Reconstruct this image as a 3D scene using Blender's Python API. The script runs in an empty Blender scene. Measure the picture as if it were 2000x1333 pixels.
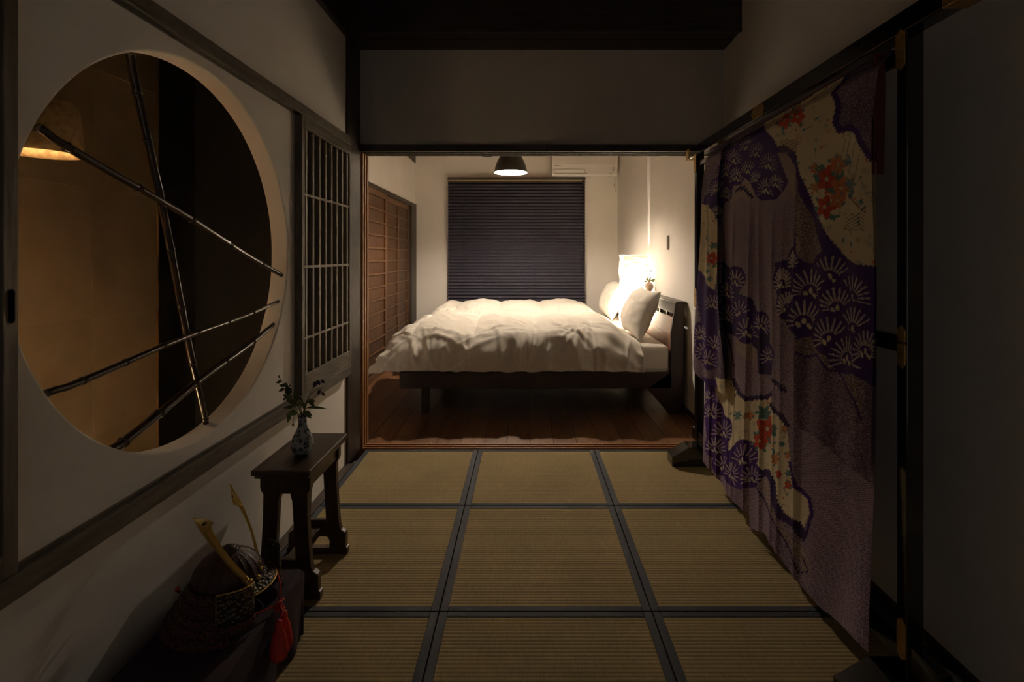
import bpy, bmesh, math, random
import numpy as np
from mathutils import Vector, Matrix, noise

random.seed(7)
S = bpy.context.scene
COL = S.collection
PI = math.pi

# ------------------------------------------------------------------ camera
H, F, VX, VY = 1.2, 975.0, 1025.0, 502.0        # eye height, focal length (px), vanishing point (px) of a 2000x1333 frame
cam_d = bpy.data.cameras.new('camera')
cam = bpy.data.objects.new('camera', cam_d)
COL.objects.link(cam)
cam.location = (0, 0, H)
cam.rotation_euler = (PI / 2, 0, 0)
cam_d.sensor_width = 36
cam_d.lens = F / 2000 * 36
cam_d.shift_x = (1000 - VX) / 2000
cam_d.shift_y = (VY - 666.5) / 2000
cam_d.clip_start = 0.02
S.camera = cam

# ------------------------------------------------------------------ world, view
w = bpy.data.worlds.new('night')
S.world = w
w.use_nodes = True
w.node_tree.nodes['Background'].inputs[0].default_value = (1.0, 0.92, 0.86, 1)
w.node_tree.nodes['Background'].inputs[1].default_value = 0.045
S.view_settings.view_transform = 'Standard'
S.view_settings.look = 'None'
S.view_settings.exposure = 1.95
S.view_settings.gamma = 1
S.view_settings.use_curve_mapping = False
S.cycles.max_bounces = 16
S.cycles.diffuse_bounces = 10
S.cycles.sample_clamp_indirect = 3.0

WARM = (1.0, 0.83, 0.65)
PENDANT_W = 30.0
LANTERN_W = 16.0
HALL_W = 5.2


def point_light(name, loc, watts, radius, color=WARM):
    l = bpy.data.lights.new(name, 'POINT')
    l.energy = watts
    l.shadow_soft_size = radius
    l.color = color
    o = bpy.data.objects.new(name, l)
    o.location = loc
    COL.objects.link(o)
    return o


# ------------------------------------------------------------------ pixel helpers (a pixel gives a direction, the plane gives the distance)
def on_x(px, py, X):
    Y = X * F / (px - VX)
    return Vector((X, Y, H + (VY - py) / F * Y))


def on_y(px, py, Y):
    return Vector(((px - VX) / F * Y, Y, H + (VY - py) / F * Y))


def on_z(px, py, Z=0.0):
    Y = (H - Z) * F / (py - VY)
    return Vector(((px - VX) / F * Y, Y, Z))


# ------------------------------------------------------------------ materials
def new_mat(name):
    m = bpy.data.materials.new(name)
    m.use_nodes = True
    nt = m.node_tree
    return m, nt, nt.nodes['Principled BSDF']


def N(nt, t, **kw):
    n = nt.nodes.new(t)
    for k, v in kw.items():
        if k in n.inputs:
            n.inputs[k].default_value = v
        else:
            setattr(n, k, v)
    return n


def coords(nt, scale=(1, 1, 1)):
    tc = N(nt, 'ShaderNodeTexCoord')
    mp = N(nt, 'ShaderNodeMapping')
    mp.inputs['Scale'].default_value = scale
    geo = N(nt, 'ShaderNodeNewGeometry')
    nt.links.new(geo.outputs['Position'], mp.inputs['Vector'])
    return mp.outputs['Vector']


def mat(name, c1, c2=None, rough=0.6, scale=8, stretch=(1, 1, 1), detail=5, bump=0.0, bump_scale=None,
        metallic=0.0, coat=0.0, spec=0.5, lo=0.35, hi=0.65, dist=0.004):
    m, nt, b = new_mat(name)
    b.inputs['Roughness'].default_value = rough
    b.inputs['Metallic'].default_value = metallic
    b.inputs['Coat Weight'].default_value = coat
    b.inputs['Coat Roughness'].default_value = 0.15
    b.inputs['Specular IOR Level'].default_value = spec
    v = coords(nt, stretch)
    if c2 is None:
        c2 = tuple(x * 0.85 for x in c1)
    n = N(nt, 'ShaderNodeTexNoise')
    n.inputs['Scale'].default_value = scale
    n.inputs['Detail'].default_value = detail
    nt.links.new(v, n.inputs['Vector'])
    r = N(nt, 'ShaderNodeValToRGB')
    r.color_ramp.elements[0].position = lo
    r.color_ramp.elements[1].position = hi
    r.color_ramp.elements[0].color = (*c1, 1)
    r.color_ramp.elements[1].color = (*c2, 1)
    nt.links.new(n.outputs['Fac'], r.inputs['Fac'])
    nt.links.new(r.outputs['Color'], b.inputs['Base Color'])
    if bump:
        n2 = N(nt, 'ShaderNodeTexNoise')
        n2.inputs['Scale'].default_value = bump_scale or scale * 4
        n2.inputs['Detail'].default_value = 6
        nt.links.new(v, n2.inputs['Vector'])
        bp = N(nt, 'ShaderNodeBump')
        bp.inputs['Strength'].default_value = bump
        bp.inputs['Distance'].default_value = dist
        nt.links.new(n2.outputs['Fac'], bp.inputs['Height'])
        nt.links.new(bp.outputs['Normal'], b.inputs['Normal'])
    return m


M = {}
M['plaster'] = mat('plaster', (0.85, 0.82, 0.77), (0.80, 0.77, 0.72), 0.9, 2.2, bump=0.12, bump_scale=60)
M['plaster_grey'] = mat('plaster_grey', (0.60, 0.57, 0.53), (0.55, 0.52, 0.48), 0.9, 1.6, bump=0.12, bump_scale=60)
M['dark_wood_y'] = mat('dark_wood_y', (0.030, 0.020, 0.016), (0.065, 0.045, 0.034), 0.45, 9, (6, 0.7, 6), bump=0.25, bump_scale=20)
M['dark_wood_z'] = mat('dark_wood_z', (0.026, 0.018, 0.015), (0.060, 0.042, 0.032), 0.5, 9, (6, 6, 0.6), bump=0.25, bump_scale=20)
M['dark_wood_x'] = mat('dark_wood_x', (0.026, 0.016, 0.014), (0.050, 0.032, 0.026), 0.5, 9, (0.6, 6, 6), bump=0.2, bump_scale=20)
M['grey_wood_y'] = mat('grey_wood_y', (0.085, 0.072, 0.055), (0.16, 0.135, 0.10), 0.6, 8, (5, 0.6, 5), bump=0.35, bump_scale=18)
M['grey_wood_z'] = mat('grey_wood_z', (0.10, 0.083, 0.062), (0.17, 0.14, 0.105), 0.55, 8, (5, 5, 0.5), bump=0.35, bump_scale=18)
M['bar_wood'] = mat('bar_wood', (0.20, 0.165, 0.125), (0.28, 0.235, 0.18), 0.5, 8, (5, 5, 0.5), bump=0.2)
M['jamb'] = mat('jamb', (0.42, 0.22, 0.09), (0.28, 0.13, 0.05), 0.5, 8, (6, 6, 0.5), bump=0.1)
M['sill_wood'] = mat('sill_wood', (0.36, 0.17, 0.07), (0.26, 0.11, 0.045), 0.45, 8, (0.5, 6, 6), bump=0.1)
M['plank'] = mat('plank', (0.20, 0.095, 0.042), (0.14, 0.062, 0.027), 0.42, 5, (7, 0.5, 1), bump=0.12, bump_scale=30)
M['plank_b'] = mat('plank_b', (0.235, 0.118, 0.053), (0.165, 0.078, 0.033), 0.42, 5, (7, 0.5, 1), bump=0.12, bump_scale=30)
M['plank_c'] = mat('plank_c', (0.175, 0.080, 0.036), (0.12, 0.052, 0.023), 0.42, 5, (7, 0.5, 1), bump=0.12, bump_scale=30)
M['cedar'] = mat('cedar', (0.078, 0.034, 0.014), (0.046, 0.019, 0.008), 0.5, 7, (6, 6, 0.7), bump=0.2)
M['cedar_b'] = mat('cedar_b', (0.092, 0.042, 0.017), (0.056, 0.024, 0.010), 0.5, 7, (6, 6, 0.7), bump=0.2)
M['cedar_frame'] = mat('cedar_frame', (0.135, 0.066, 0.029), (0.092, 0.042, 0.018), 0.5, 7, (6, 6, 0.7), bump=0.15)
M['bed_wood'] = mat('bed_wood', (0.034, 0.015, 0.012), (0.021, 0.010, 0.009), 0.45, 6, (0.8, 5, 5), bump=0.1, coat=0.15)
M['bed_panel'] = mat('bed_panel', (0.22, 0.085, 0.035), (0.15, 0.055, 0.022), 0.42, 6, (5, 0.8, 5), bump=0.1, coat=0.2)
M['stool_wood'] = mat('stool_wood', (0.040, 0.020, 0.013), (0.075, 0.038, 0.024), 0.38, 9, (5, 1, 5), bump=0.15, coat=0.25)
M['linen'] = mat('linen', (0.76, 0.72, 0.65), (0.72, 0.68, 0.61), 0.85, 40, bump=0.05, bump_scale=400)
M['lacquer'] = mat('lacquer', (0.006, 0.005, 0.006), (0.010, 0.008, 0.009), 0.12, 3, coat=0.6, spec=0.5)
M['brass'] = mat('brass', (0.62, 0.40, 0.12), (0.40, 0.24, 0.07), 0.38, 60, bump=0.6, bump_scale=160, metallic=0.7)
M['gold'] = mat('gold', (0.95, 0.66, 0.20), (0.85, 0.54, 0.14), 0.34, 12, metallic=0.6)
M['heri'] = mat('heri', (0.018, 0.022, 0.034), (0.026, 0.031, 0.046), 0.75, 120, bump=0.2, bump_scale=700)
M['hall_paper'] = mat('hall_paper', (0.38, 0.28, 0.175), (0.30, 0.215, 0.13), 0.85, 3.2, detail=8, bump=0.15, bump_scale=40)
M['hall_paper_b'] = mat('hall_paper_b', (0.41, 0.30, 0.19), (0.32, 0.23, 0.14), 0.85, 3.2, detail=8, bump=0.15, bump_scale=40)
M['recess_shade'] = mat('recess_shade', (0.003, 0.003, 0.003), None, 0.9, 3, spec=0.0)
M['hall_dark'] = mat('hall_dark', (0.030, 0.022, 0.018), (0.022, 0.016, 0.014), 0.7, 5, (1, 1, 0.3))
M['bamboo'] = mat('bamboo', (0.050, 0.026, 0.018), (0.020, 0.012, 0.010), 0.26, 14, (1, 1, 1), coat=0.5, bump=0.05)
M['slat'] = mat('slat', (0.054, 0.049, 0.074), (0.047, 0.043, 0.065), 0.5, 4)
M['blind_rail'] = mat('blind_rail', (0.06, 0.042, 0.035), (0.05, 0.035, 0.03), 0.5, 4)
M['blind_band'] = mat('blind_band', (0.40, 0.36, 0.20), (0.36, 0.32, 0.18), 0.5, 4)
M['white_plastic'] = mat('white_plastic', (0.78, 0.75, 0.70), (0.75, 0.72, 0.67), 0.4, 3)
M['grey_line'] = mat('grey_line', (0.16, 0.15, 0.14), None, 0.5, 3)
M['ink'] = mat('ink', (0.03, 0.03, 0.03), None, 0.5, 3)
M['switch_metal'] = mat('switch_metal', (0.30, 0.25, 0.20), None, 0.4, 5, metallic=0.4)
M['shade_dark'] = mat('shade_dark', (0.045, 0.042, 0.036), (0.06, 0.056, 0.048), 0.35, 5, coat=0.2)
M['shade_white'] = mat('shade_white', (0.85, 0.82, 0.76), (0.82, 0.79, 0.73), 0.6, 5)
M['hall_shade'] = mat('hall_shade', (0.62, 0.44, 0.22), (0.40, 0.26, 0.12), 0.9, 45, detail=8, bump=0.5, bump_scale=120)
M['brown_clay'] = mat('brown_clay', (0.46, 0.33, 0.24), (0.36, 0.25, 0.18), 0.55, 20, bump=0.2)
M['leaf'] = mat('leaf', (0.10, 0.15, 0.045), (0.15, 0.21, 0.065), 0.5, 30)
M['leaf_dark'] = mat('leaf_dark', (0.050, 0.075, 0.030), (0.075, 0.10, 0.042), 0.55, 30)
M['leaf_light'] = mat('leaf_light', (0.20, 0.27, 0.08), (0.26, 0.33, 0.11), 0.5, 30)
M['petal_dark'] = mat('petal_dark', (0.05, 0.03, 0.05), (0.08, 0.05, 0.07), 0.6, 30)
M['petal_white'] = mat('petal_white', (0.75, 0.72, 0.66), None, 0.6, 30)
M['stem'] = mat('stem', (0.06, 0.075, 0.03), (0.09, 0.07, 0.035), 0.6, 30)
M['stand_cloth'] = mat('stand_cloth', (0.030, 0.012, 0.026), (0.022, 0.009, 0.020), 0.9, 30, bump=0.2, bump_scale=500)
M['iron'] = mat('iron', (0.10, 0.085, 0.07), (0.06, 0.05, 0.042), 0.38, 40, metallic=0.9, bump=0.3, bump_scale=90)
M['iron_red'] = mat('iron_red', (0.065, 0.024, 0.020), (0.040, 0.016, 0.014), 0.5, 60, bump=0.4, bump_scale=200)
M['red_silk'] = mat('red_silk', (0.62, 0.040, 0.025), (0.45, 0.028, 0.018), 0.6, 80, bump=0.3, bump_scale=300)
M['ceiling_wood'] = mat('ceiling_wood', (0.030, 0.019, 0.017), (0.020, 0.013, 0.012), 0.6, 5, (5, 0.5, 1))
M['bedroom_ceiling'] = mat('bedroom_ceiling', (0.45, 0.36, 0.26), (0.38, 0.30, 0.21), 0.7, 5, (5, 0.5, 1))
M['mortar'] = mat('mortar', (0.09, 0.05, 0.025), None, 0.8, 5)


def emboss(name, c_lo, c_hi, scale, metallic, rough):
    m, nt, b = new_mat(name)
    v = coords(nt)
    vo = N(nt, 'ShaderNodeTexVoronoi')
    vo.inputs['Scale'].default_value = scale
    nt.links.new(v, vo.inputs['Vector'])
    r = N(nt, 'ShaderNodeValToRGB')
    r.color_ramp.elements[0].color = (*c_hi, 1)
    r.color_ramp.elements[1].color = (*c_lo, 1)
    r.color_ramp.elements[0].position = 0.2
    r.color_ramp.elements[1].position = 0.6
    nt.links.new(vo.outputs['Distance'], r.inputs['Fac'])
    nt.links.new(r.outputs['Color'], b.inputs['Base Color'])
    bp = N(nt, 'ShaderNodeBump')
    bp.invert = True
    bp.inputs['Distance'].default_value = 0.006
    nt.links.new(vo.outputs['Distance'], bp.inputs['Height'])
    nt.links.new(bp.outputs['Normal'], b.inputs['Normal'])
    b.inputs['Metallic'].default_value = metallic
    b.inputs['Roughness'].default_value = rough
    return m


M['chased'] = emboss('chased', (0.05, 0.042, 0.036), (0.20, 0.17, 0.13), 105, 0.7, 0.40)
M['porcelain'] = emboss('porcelain', (0.30, 0.33, 0.36), (0.018, 0.026, 0.055), 62, 0.0, 0.22)
M['lacing'] = emboss('lacing', (0.050, 0.016, 0.016), (0.20, 0.050, 0.042), 150, 0.0, 0.6)


def tatami_material():
    m, nt, b = new_mat('rush_weave')
    b.inputs['Roughness'].default_value = 0.8
    b.inputs['Specular IOR Level'].default_value = 0.08
    v = coords(nt, (1, 1, 1))
    n1 = N(nt, 'ShaderNodeTexNoise')
    n1.inputs['Scale'].default_value = 3.0
    n1.inputs['Detail'].default_value = 4
    nt.links.new(v, n1.inputs['Vector'])
    v2 = coords(nt, (260, 30, 1))
    n2 = N(nt, 'ShaderNodeTexNoise')
    n2.inputs['Scale'].default_value = 1.0
    n2.inputs['Detail'].default_value = 2
    nt.links.new(v2, n2.inputs['Vector'])
    mx = N(nt, 'ShaderNodeMix', data_type='RGBA')
    mx.inputs[6].default_value = (0.40, 0.31, 0.165, 1)
    mx.inputs[7].default_value = (0.30, 0.235, 0.115, 1)
    nt.links.new(n1.outputs['Fac'], mx.inputs[0])
    mx2 = N(nt, 'ShaderNodeMix', data_type='RGBA', blend_type='MULTIPLY')
    mx2.inputs[0].default_value = 0.55
    nt.links.new(mx.outputs[2], mx2.inputs[6])
    nt.links.new(n2.outputs['Color'], mx2.inputs[7])
    hs = N(nt, 'ShaderNodeHueSaturation')
    hs.inputs['Value'].default_value = 1.35
    bw = N(nt, 'ShaderNodeRGBToBW')
    nt.links.new(n2.outputs['Color'], bw.inputs[0])
    nt.links.new(bw.outputs[0], mx2.inputs[7])
    nt.links.new(mx2.outputs[2], hs.inputs['Color'])
    nt.links.new(hs.outputs['Color'], b.inputs['Base Color'])
    bp = N(nt, 'ShaderNodeBump')
    bp.inputs['Strength'].default_value = 0.15
    bp.inputs['Distance'].default_value = 0.0006
    nt.links.new(n2.outputs['Fac'], bp.inputs['Height'])
    nt.links.new(bp.outputs['Normal'], b.inputs['Normal'])
    return m


M['rush'] = tatami_material()


def paper_material():
    m, nt, b = new_mat('washi')
    nt.nodes.remove(b)
    out = nt.nodes['Material Output']
    d = N(nt, 'ShaderNodeBsdfDiffuse')
    d.inputs['Color'].default_value = (0.86, 0.84, 0.80, 1)
    t = N(nt, 'ShaderNodeBsdfTranslucent')
    t.inputs['Color'].default_value = (0.88, 0.84, 0.76, 1)
    n = N(nt, 'ShaderNodeTexNoise')
    n.inputs['Scale'].default_value = 1.0
    n.inputs['Detail'].default_value = 6
    nt.links.new(coords(nt, (14, 14, 60)), n.inputs['Vector'])
    bp = N(nt, 'ShaderNodeBump')
    bp.inputs['Strength'].default_value = 0.6
    bp.inputs['Distance'].default_value = 0.01
    nt.links.new(n.outputs['Fac'], bp.inputs['Height'])
    nt.links.new(bp.outputs['Normal'], d.inputs['Normal'])
    nt.links.new(bp.outputs['Normal'], t.inputs['Normal'])
    mx = N(nt, 'ShaderNodeMixShader')
    mx.inputs[0].default_value = 0.30
    nt.links.new(d.outputs[0], mx.inputs[1])
    nt.links.new(t.outputs[0], mx.inputs[2])
    nt.links.new(mx.outputs[0], out.inputs['Surface'])
    return m


M['washi'] = paper_material()


def bulb_material(k=12):
    m, nt, b = new_mat('bulb_glow')
    b.inputs['Emission Color'].default_value = (1, 0.82, 0.58, 1)
    b.inputs['Emission Strength'].default_value = k
    return m


M['bulb'] = bulb_material()
M['bulb_dim'] = bulb_material(0.8)


def kimono_material():
    m, nt, b = new_mat('dyed_silk')
    b.inputs['Roughness'].default_value = 0.75
    b.inputs['Specular IOR Level'].default_value = 0.15
    at = N(nt, 'ShaderNodeAttribute')
    at.attribute_name = 'dye'
    vo = N(nt, 'ShaderNodeTexVoronoi')
    vo.inputs['Scale'].default_value = 1.0
    vo.inputs['Randomness'].default_value = 0.35
    mp = N(nt, 'ShaderNodeMapping')
    mp.inputs['Rotation'].default_value = (0.6, 0, 0)
    mp.inputs['Scale'].default_value = (20, 150, 230)
    geo = N(nt, 'ShaderNodeNewGeometry')
    nt.links.new(geo.outputs['Position'], mp.inputs['Vector'])
    nt.links.new(mp.outputs['Vector'], vo.inputs['Vector'])
    r = N(nt, 'ShaderNodeValToRGB')
    r.color_ramp.elements[0].position = 0.15
    r.color_ramp.elements[0].color = (1.45, 1.42, 1.40, 1)
    r.color_ramp.elements[1].position = 0.62
    r.color_ramp.elements[1].color = (0.28, 0.22, 0.30, 1)
    nt.links.new(vo.outputs['Distance'], r.inputs['Fac'])
    mu = N(nt, 'ShaderNodeMix', data_type='RGBA', blend_type='MULTIPLY')
    nt.links.new(at.outputs['Alpha'], mu.inputs[0])
    nt.links.new(at.outputs['Color'], mu.inputs[6])
    nt.links.new(r.outputs['Color'], mu.inputs[7])
    nt.links.new(mu.outputs[2], b.inputs['Base Color'])
    bp = N(nt, 'ShaderNodeBump')
    bp.invert = True
    bp.inputs['Distance'].default_value = 0.0015
    bp.inputs['Strength'].default_value = 0.5
    nt.links.new(vo.outputs['Distance'], bp.inputs['Height'])
    nt.links.new(bp.outputs['Normal'], b.inputs['Normal'])
    return m


M['silk'] = kimono_material()
M['lining'] = mat('lining', (0.16, 0.030, 0.024), (0.12, 0.022, 0.02), 0.6, 10)
M['silk_plain'] = mat('silk_plain', (0.22, 0.165, 0.20), (0.17, 0.125, 0.155), 0.6, 120, bump=0.2)

# ------------------------------------------------------------------ mesh helpers
ORG = {}


def tag(o, label, cat=None, group=None, kind=None):
    o['label'] = label
    if cat:
        o['category'] = cat
    if group:
        o['group'] = group
    if kind:
        o['kind'] = kind
    return o


def thing(name, loc, label, cat, group=None, kind=None):
    o = bpy.data.objects.new(name, None)
    o.empty_display_size = 0.05
    o.location = loc
    COL.objects.link(o)
    ORG[o.name] = Vector(loc)
    return tag(o, label, cat, group, kind)


def link_mesh(name, me, parent, org):
    o = bpy.data.objects.new(name, me)
    COL.objects.link(o)
    if parent is not None:
        o.parent = parent
        o.location = org - ORG[parent.name]
    else:
        o.location = org
    ORG[o.name] = Vector(org)
    return o


class MB:
    def __init__(self):
        self.v, self.f = [], []

    def add(self, vs, fs):
        n = len(self.v)
        self.v += [tuple(p) for p in vs]
        self.f += [tuple(i + n for i in f) for f in fs]
        return self

    def box(self, x0, x1, y0, y1, z0, z1):
        v = [(x, y, z) for z in (z0, z1) for y in (y0, y1) for x in (x0, x1)]
        return self.add(v, [(0, 2, 3, 1), (4, 5, 7, 6), (0, 1, 5, 4), (2, 6, 7, 3), (0, 4, 6, 2), (1, 3, 7, 5)])

    def prism(self, poly, axis, a, b):
        """poly in the two other axes (order x,y,z without axis), extruded from a to b"""
        def P(p, t):
            q = [p[0], p[1]]
            q.insert(axis, t)
            return q
        n = len(poly)
        vs = [P(p, a) for p in poly] + [P(p, b) for p in poly]
        fs = [tuple(range(n))[::-1], tuple(range(n, 2 * n))]
        fs += [(i, (i + 1) % n, n + (i + 1) % n, n + i) for i in range(n)]
        return self.add(vs, fs)

    def tube(self, pts, radii, n=10, cap=True):
        pts = [Vector(p) for p in pts]
        if not hasattr(radii, '__len__'):
            radii = [radii] * len(pts)
        vs, fs = [], []
        up = Vector((0, 0, 1))
        prev = None
        for i, p in enumerate(pts):
            d = (pts[min(i + 1, len(pts) - 1)] - pts[max(i - 1, 0)]).normalized()
            if prev is None:
                a = d.orthogonal().normalized()
            else:
                a = (prev - d * prev.dot(d)).normalized()
            prev = a
            b = d.cross(a)
            for k in range(n):
                t = 2 * PI * k / n
                vs.append(p + (a * math.cos(t) + b * math.sin(t)) * radii[i])
        for i in range(len(pts) - 1):
            for k in range(n):
                k2 = (k + 1) % n
                fs.append((i * n + k, i * n + k2, (i + 1) * n + k2, (i + 1) * n + k))
        if cap:
            fs.append(tuple(range(n))[::-1])
            fs.append(tuple(range((len(pts) - 1) * n, len(pts) * n)))
        return self.add(vs, fs)

    def lathe(self, prof, c, n=32, cap0=True, cap1=True, ripple=None):
        cx, cy, cz = c
        vs, fs = [], []
        for r, z in prof:
            for k in range(n):
                t = 2 * PI * k / n
                rr = r * (1 + (ripple(t) if ripple else 0))
                vs.append((cx + rr * math.cos(t), cy + rr * math.sin(t), cz + z))
        for i in range(len(prof) - 1):
            for k in range(n):
                k2 = (k + 1) % n
                fs.append((i * n + k, i * n + k2, (i + 1) * n + k2, (i + 1) * n + k))
        if cap0:
            fs.append(tuple(range(n))[::-1])
        if cap1:
            fs.append(tuple(range((len(prof) - 1) * n, len(prof) * n)))
        return self.add(vs, fs)

    def grid(self, P):
        """P: rows of points"""
        m, n = len(P), len(P[0])
        vs = [p for row in P for p in row]
        fs = [(i * n + j, i * n + j + 1, (i + 1) * n + j + 1, (i + 1) * n + j) for i in range(m - 1) for j in range(n - 1)]
        return self.add(vs, fs)

    def sphere(self, c, r, n=12, m=8, sc=(1, 1, 1)):
        prof = [(r * math.sin(PI * i / m) + 1e-5, -r * math.cos(PI * i / m)) for i in range(m + 1)]
        vs, fs = [], []
        for rr, z in prof:
            for k in range(n):
                t = 2 * PI * k / n
                vs.append((c[0] + sc[0] * rr * math.cos(t), c[1] + sc[1] * rr * math.sin(t), c[2] + sc[2] * z))
        for i in range(m):
            for k in range(n):
                k2 = (k + 1) % n
                fs.append((i * n + k, i * n + k2, (i + 1) * n + k2, (i + 1) * n + k))
        return self.add(vs, fs)

    def build(self, name, mt, parent=None, bevel=0.0, smooth=False, subsurf=0, solid=0.0, seg=2, label=None, cat=None, group=None, kind=None):
        a = np.array(self.v, dtype=float)
        lo, hi = a.min(0), a.max(0)
        org = Vector(((lo[0] + hi[0]) / 2, (lo[1] + hi[1]) / 2, lo[2]))
        me = bpy.data.meshes.new(name)
        me.from_pydata((a - np.array(org)).tolist(), [], self.f)
        bm = bmesh.new()
        bm.from_mesh(me)
        bmesh.ops.recalc_face_normals(bm, faces=bm.faces)
        bm.to_mesh(me)
        bm.free()
        me.materials.append(M[mt] if isinstance(mt, str) else mt)
        if smooth:
            for p in me.polygons:
                p.use_smooth = True
        o = link_mesh(name, me, parent, org)
        if solid:
            s = o.modifiers.new('solid', 'SOLIDIFY')
            s.thickness = solid
            s.offset = 0
        if bevel:
            b = o.modifiers.new('bevel', 'BEVEL')
            b.width = bevel
            b.segments = seg
            b.limit_method = 'ANGLE'
            b.angle_limit = 0.6
        if subsurf:
            s = o.modifiers.new('sub', 'SUBSURF')
            s.levels = s.render_levels = subsurf
        if label:
            tag(o, label, cat, group, kind)
        elif kind:
            o['kind'] = kind
        return o


def box(name, x0, x1, y0, y1, z0, z1, mt, parent=None, bevel=0.0, **kw):
    return MB().box(min(x0, x1), max(x0, x1), min(y0, y1), max(y0, y1), min(z0, z1), max(z0, z1)).build(name, mt, parent, bevel, **kw)


def share(name, src, loc, parent, mt=None):
    """another piece with the mesh of src, its origin at world loc"""
    o = link_mesh(name, src.data, parent, Vector(loc))
    for md in src.modifiers:
        n = o.modifiers.new(md.name, md.type)
        if md.type == 'BEVEL':
            n.width, n.segments, n.limit_method, n.angle_limit = md.width, md.segments, md.limit_method, md.angle_limit
    return o


def ncoord(p, s=1.0, o=0.0):
    return noise.noise(Vector((p[0] * s + o, p[1] * s + o * 0.7, p[2] * s - o)))


# ------------------------------------------------------------------ plan of the place (metres)
XW = -1.035          # left wall face
XR = 1.240           # right wall face
YT = 3.107           # front of the wall above the wide opening
YB = 6.67            # far wall of the bedroom
XBL = -1.47          # left wall of the bedroom
ZTOP = 2.85
YN = -1.6            # wall behind the viewer

# ------------------------------------------------------------------ structure: front room
box('floor', XW - 0.07, XR, YN, YT, -0.12, -0.052, 'mortar', label='dark base board under the tatami mats', cat='floor', kind='structure')
box('trim_1', XW, -0.988, YN, 2.885, -0.052, 0.004, 'dark_wood_y', label='dark wooden strip along the left edge of the mats', cat='trim', kind='structure')
box('trim_2', 1.15, XR, YN, YT, -0.052, 0.002, 'dark_wood_y', label='dark wooden strip along the right edge of the mats', cat='trim', kind='structure')


def left_wall():
    cy, cz, r, th = 1.587, 1.2125, 0.593, 0.07
    m = MB()
    n = 128
    y0, y1, z0, z1 = cy - 0.75, cy + 0.75, cz - 0.75, cz + 0.75
    ring, sq = [], []
    for k in range(n):
        t = 2 * PI * (k + 0.5) / n
        c, s = math.cos(t), math.sin(t)
        ring.append((cy + r * c, cz + r * s))
        q = 0.75 / max(abs(c), abs(s))
        sq.append((cy + q * c, cz + q * s))
    for k in range(n):       # put exact corners on the square
        pass
    rb = 0.006
    prof = [(XW, r + rb), (XW - 0.0018, r + rb * 0.3), (XW - rb, r), (XW - th, r)]
    vs, fs = [], []
    for (x, rr) in prof:
        for k in range(n):
            t = 2 * PI * (k + 0.5) / n
            vs.append((x, cy + rr * math.cos(t), cz + rr * math.sin(t)))
    for k in range(n):
        vs.append((XW, *sq[k]))
    for k in range(n):
        vs.append((XW - th, *sq[k]))
    L = len(prof)
    for i in range(L - 1):
        for k in range(n):
            k2 = (k + 1) % n
            fs.append((i * n + k, i * n + k2, (i + 1) * n + k2, (i + 1) * n + k))
    for k in range(n):
        k2 = (k + 1) % n
        fs.append((k, k2, L * n + k2, L * n + k))
        fs.append(((L - 1) * n + k, (L - 1) * n + k2, (L + 1) * n + k2, (L + 1) * n + k))
    # corner triangles
    base = len(vs)
    for q, (c, s) in enumerate(((1, 1), (-1, 1), (-1, -1), (1, -1))):
        k = [n // 8, 3 * n // 8, 5 * n // 8, 7 * n // 8][q]
        for side, off in ((XW, L), (XW - th, L + 1)):
            vs.append((side, cy + 0.75 * c, cz + 0.75 * s))
            fs.append((off * n + k - 1, off * n + k, len(vs) - 1))
    m.add(vs, fs)
    m.box(XW - th, XW, YN, y0, 0, ZTOP)
    m.box(XW - th, XW, y1, 2.885, 0, ZTOP)
    m.box(XW - th, XW, y0, y1, 0, z0)
    m.box(XW - th, XW, y0, y1, z1, ZTOP)
    o = m.build('wall_left', 'plaster', label='pale plaster wall with a large round window opening', cat='wall', kind='structure')
    return o


left_wall()
box('wall_right', XR, XR + 0.08, YN, YB, -0.12, ZTOP, 'plaster', label='long plain plaster wall behind the kimono and headboards', cat='wall', kind='structure')
rw = thing('wall_rear', (0, YN, 0), 'wall behind the viewer with a wide opening added for fill light', 'wall', kind='structure')
for (a, b, c, d) in ((XW - 0.07, -0.85, 0, ZTOP), (1.05, XR, 0, ZTOP), (-0.85, 1.05, 2.0, ZTOP)):  # unseen; gap left open so dim world light fills the front room
    box('wall_segment', a, b, YN - 0.08, YN, c - 0.12 * (c == 0), d, 'plaster_grey', rw)
box('ceiling', XW - 0.07, XR, YN, YT, ZTOP, ZTOP + 0.06, 'ceiling_wood', label='dark wooden ceiling of the tatami room', cat='ceiling', kind='structure')
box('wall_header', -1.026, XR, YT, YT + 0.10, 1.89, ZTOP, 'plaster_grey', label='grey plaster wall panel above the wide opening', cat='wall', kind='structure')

# great beam over the opening (stepped and chamfered), beam over the left wall, posts, rails
MB().prism([(2.85, ZTOP), (2.85, 2.486), (2.895, 2.452 + 0.045), (2.97, 2.497), (2.97, 2.490), (3.106, 2.490), (3.106, ZTOP)], 0, -1.02, XR).build(
    'trim_3', 'dark_wood_x', label='heavy blackened beam under the ceiling above the opening', cat='beam', kind='structure')
box('trim_4', XW - 0.02, XW + 0.03, YN, 2.885, 2.47, 2.75, 'dark_wood_y', label='blackened beam running along the top of the left wall', cat='beam', kind='structure')
box('trim_5', XW - 0.07, -1.022, 2.885, YT + 0.001, 0, ZTOP, 'dark_wood_z', bevel=0.004, label='dark square post between lattice screen and opening', cat='post', kind='structure')


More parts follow.
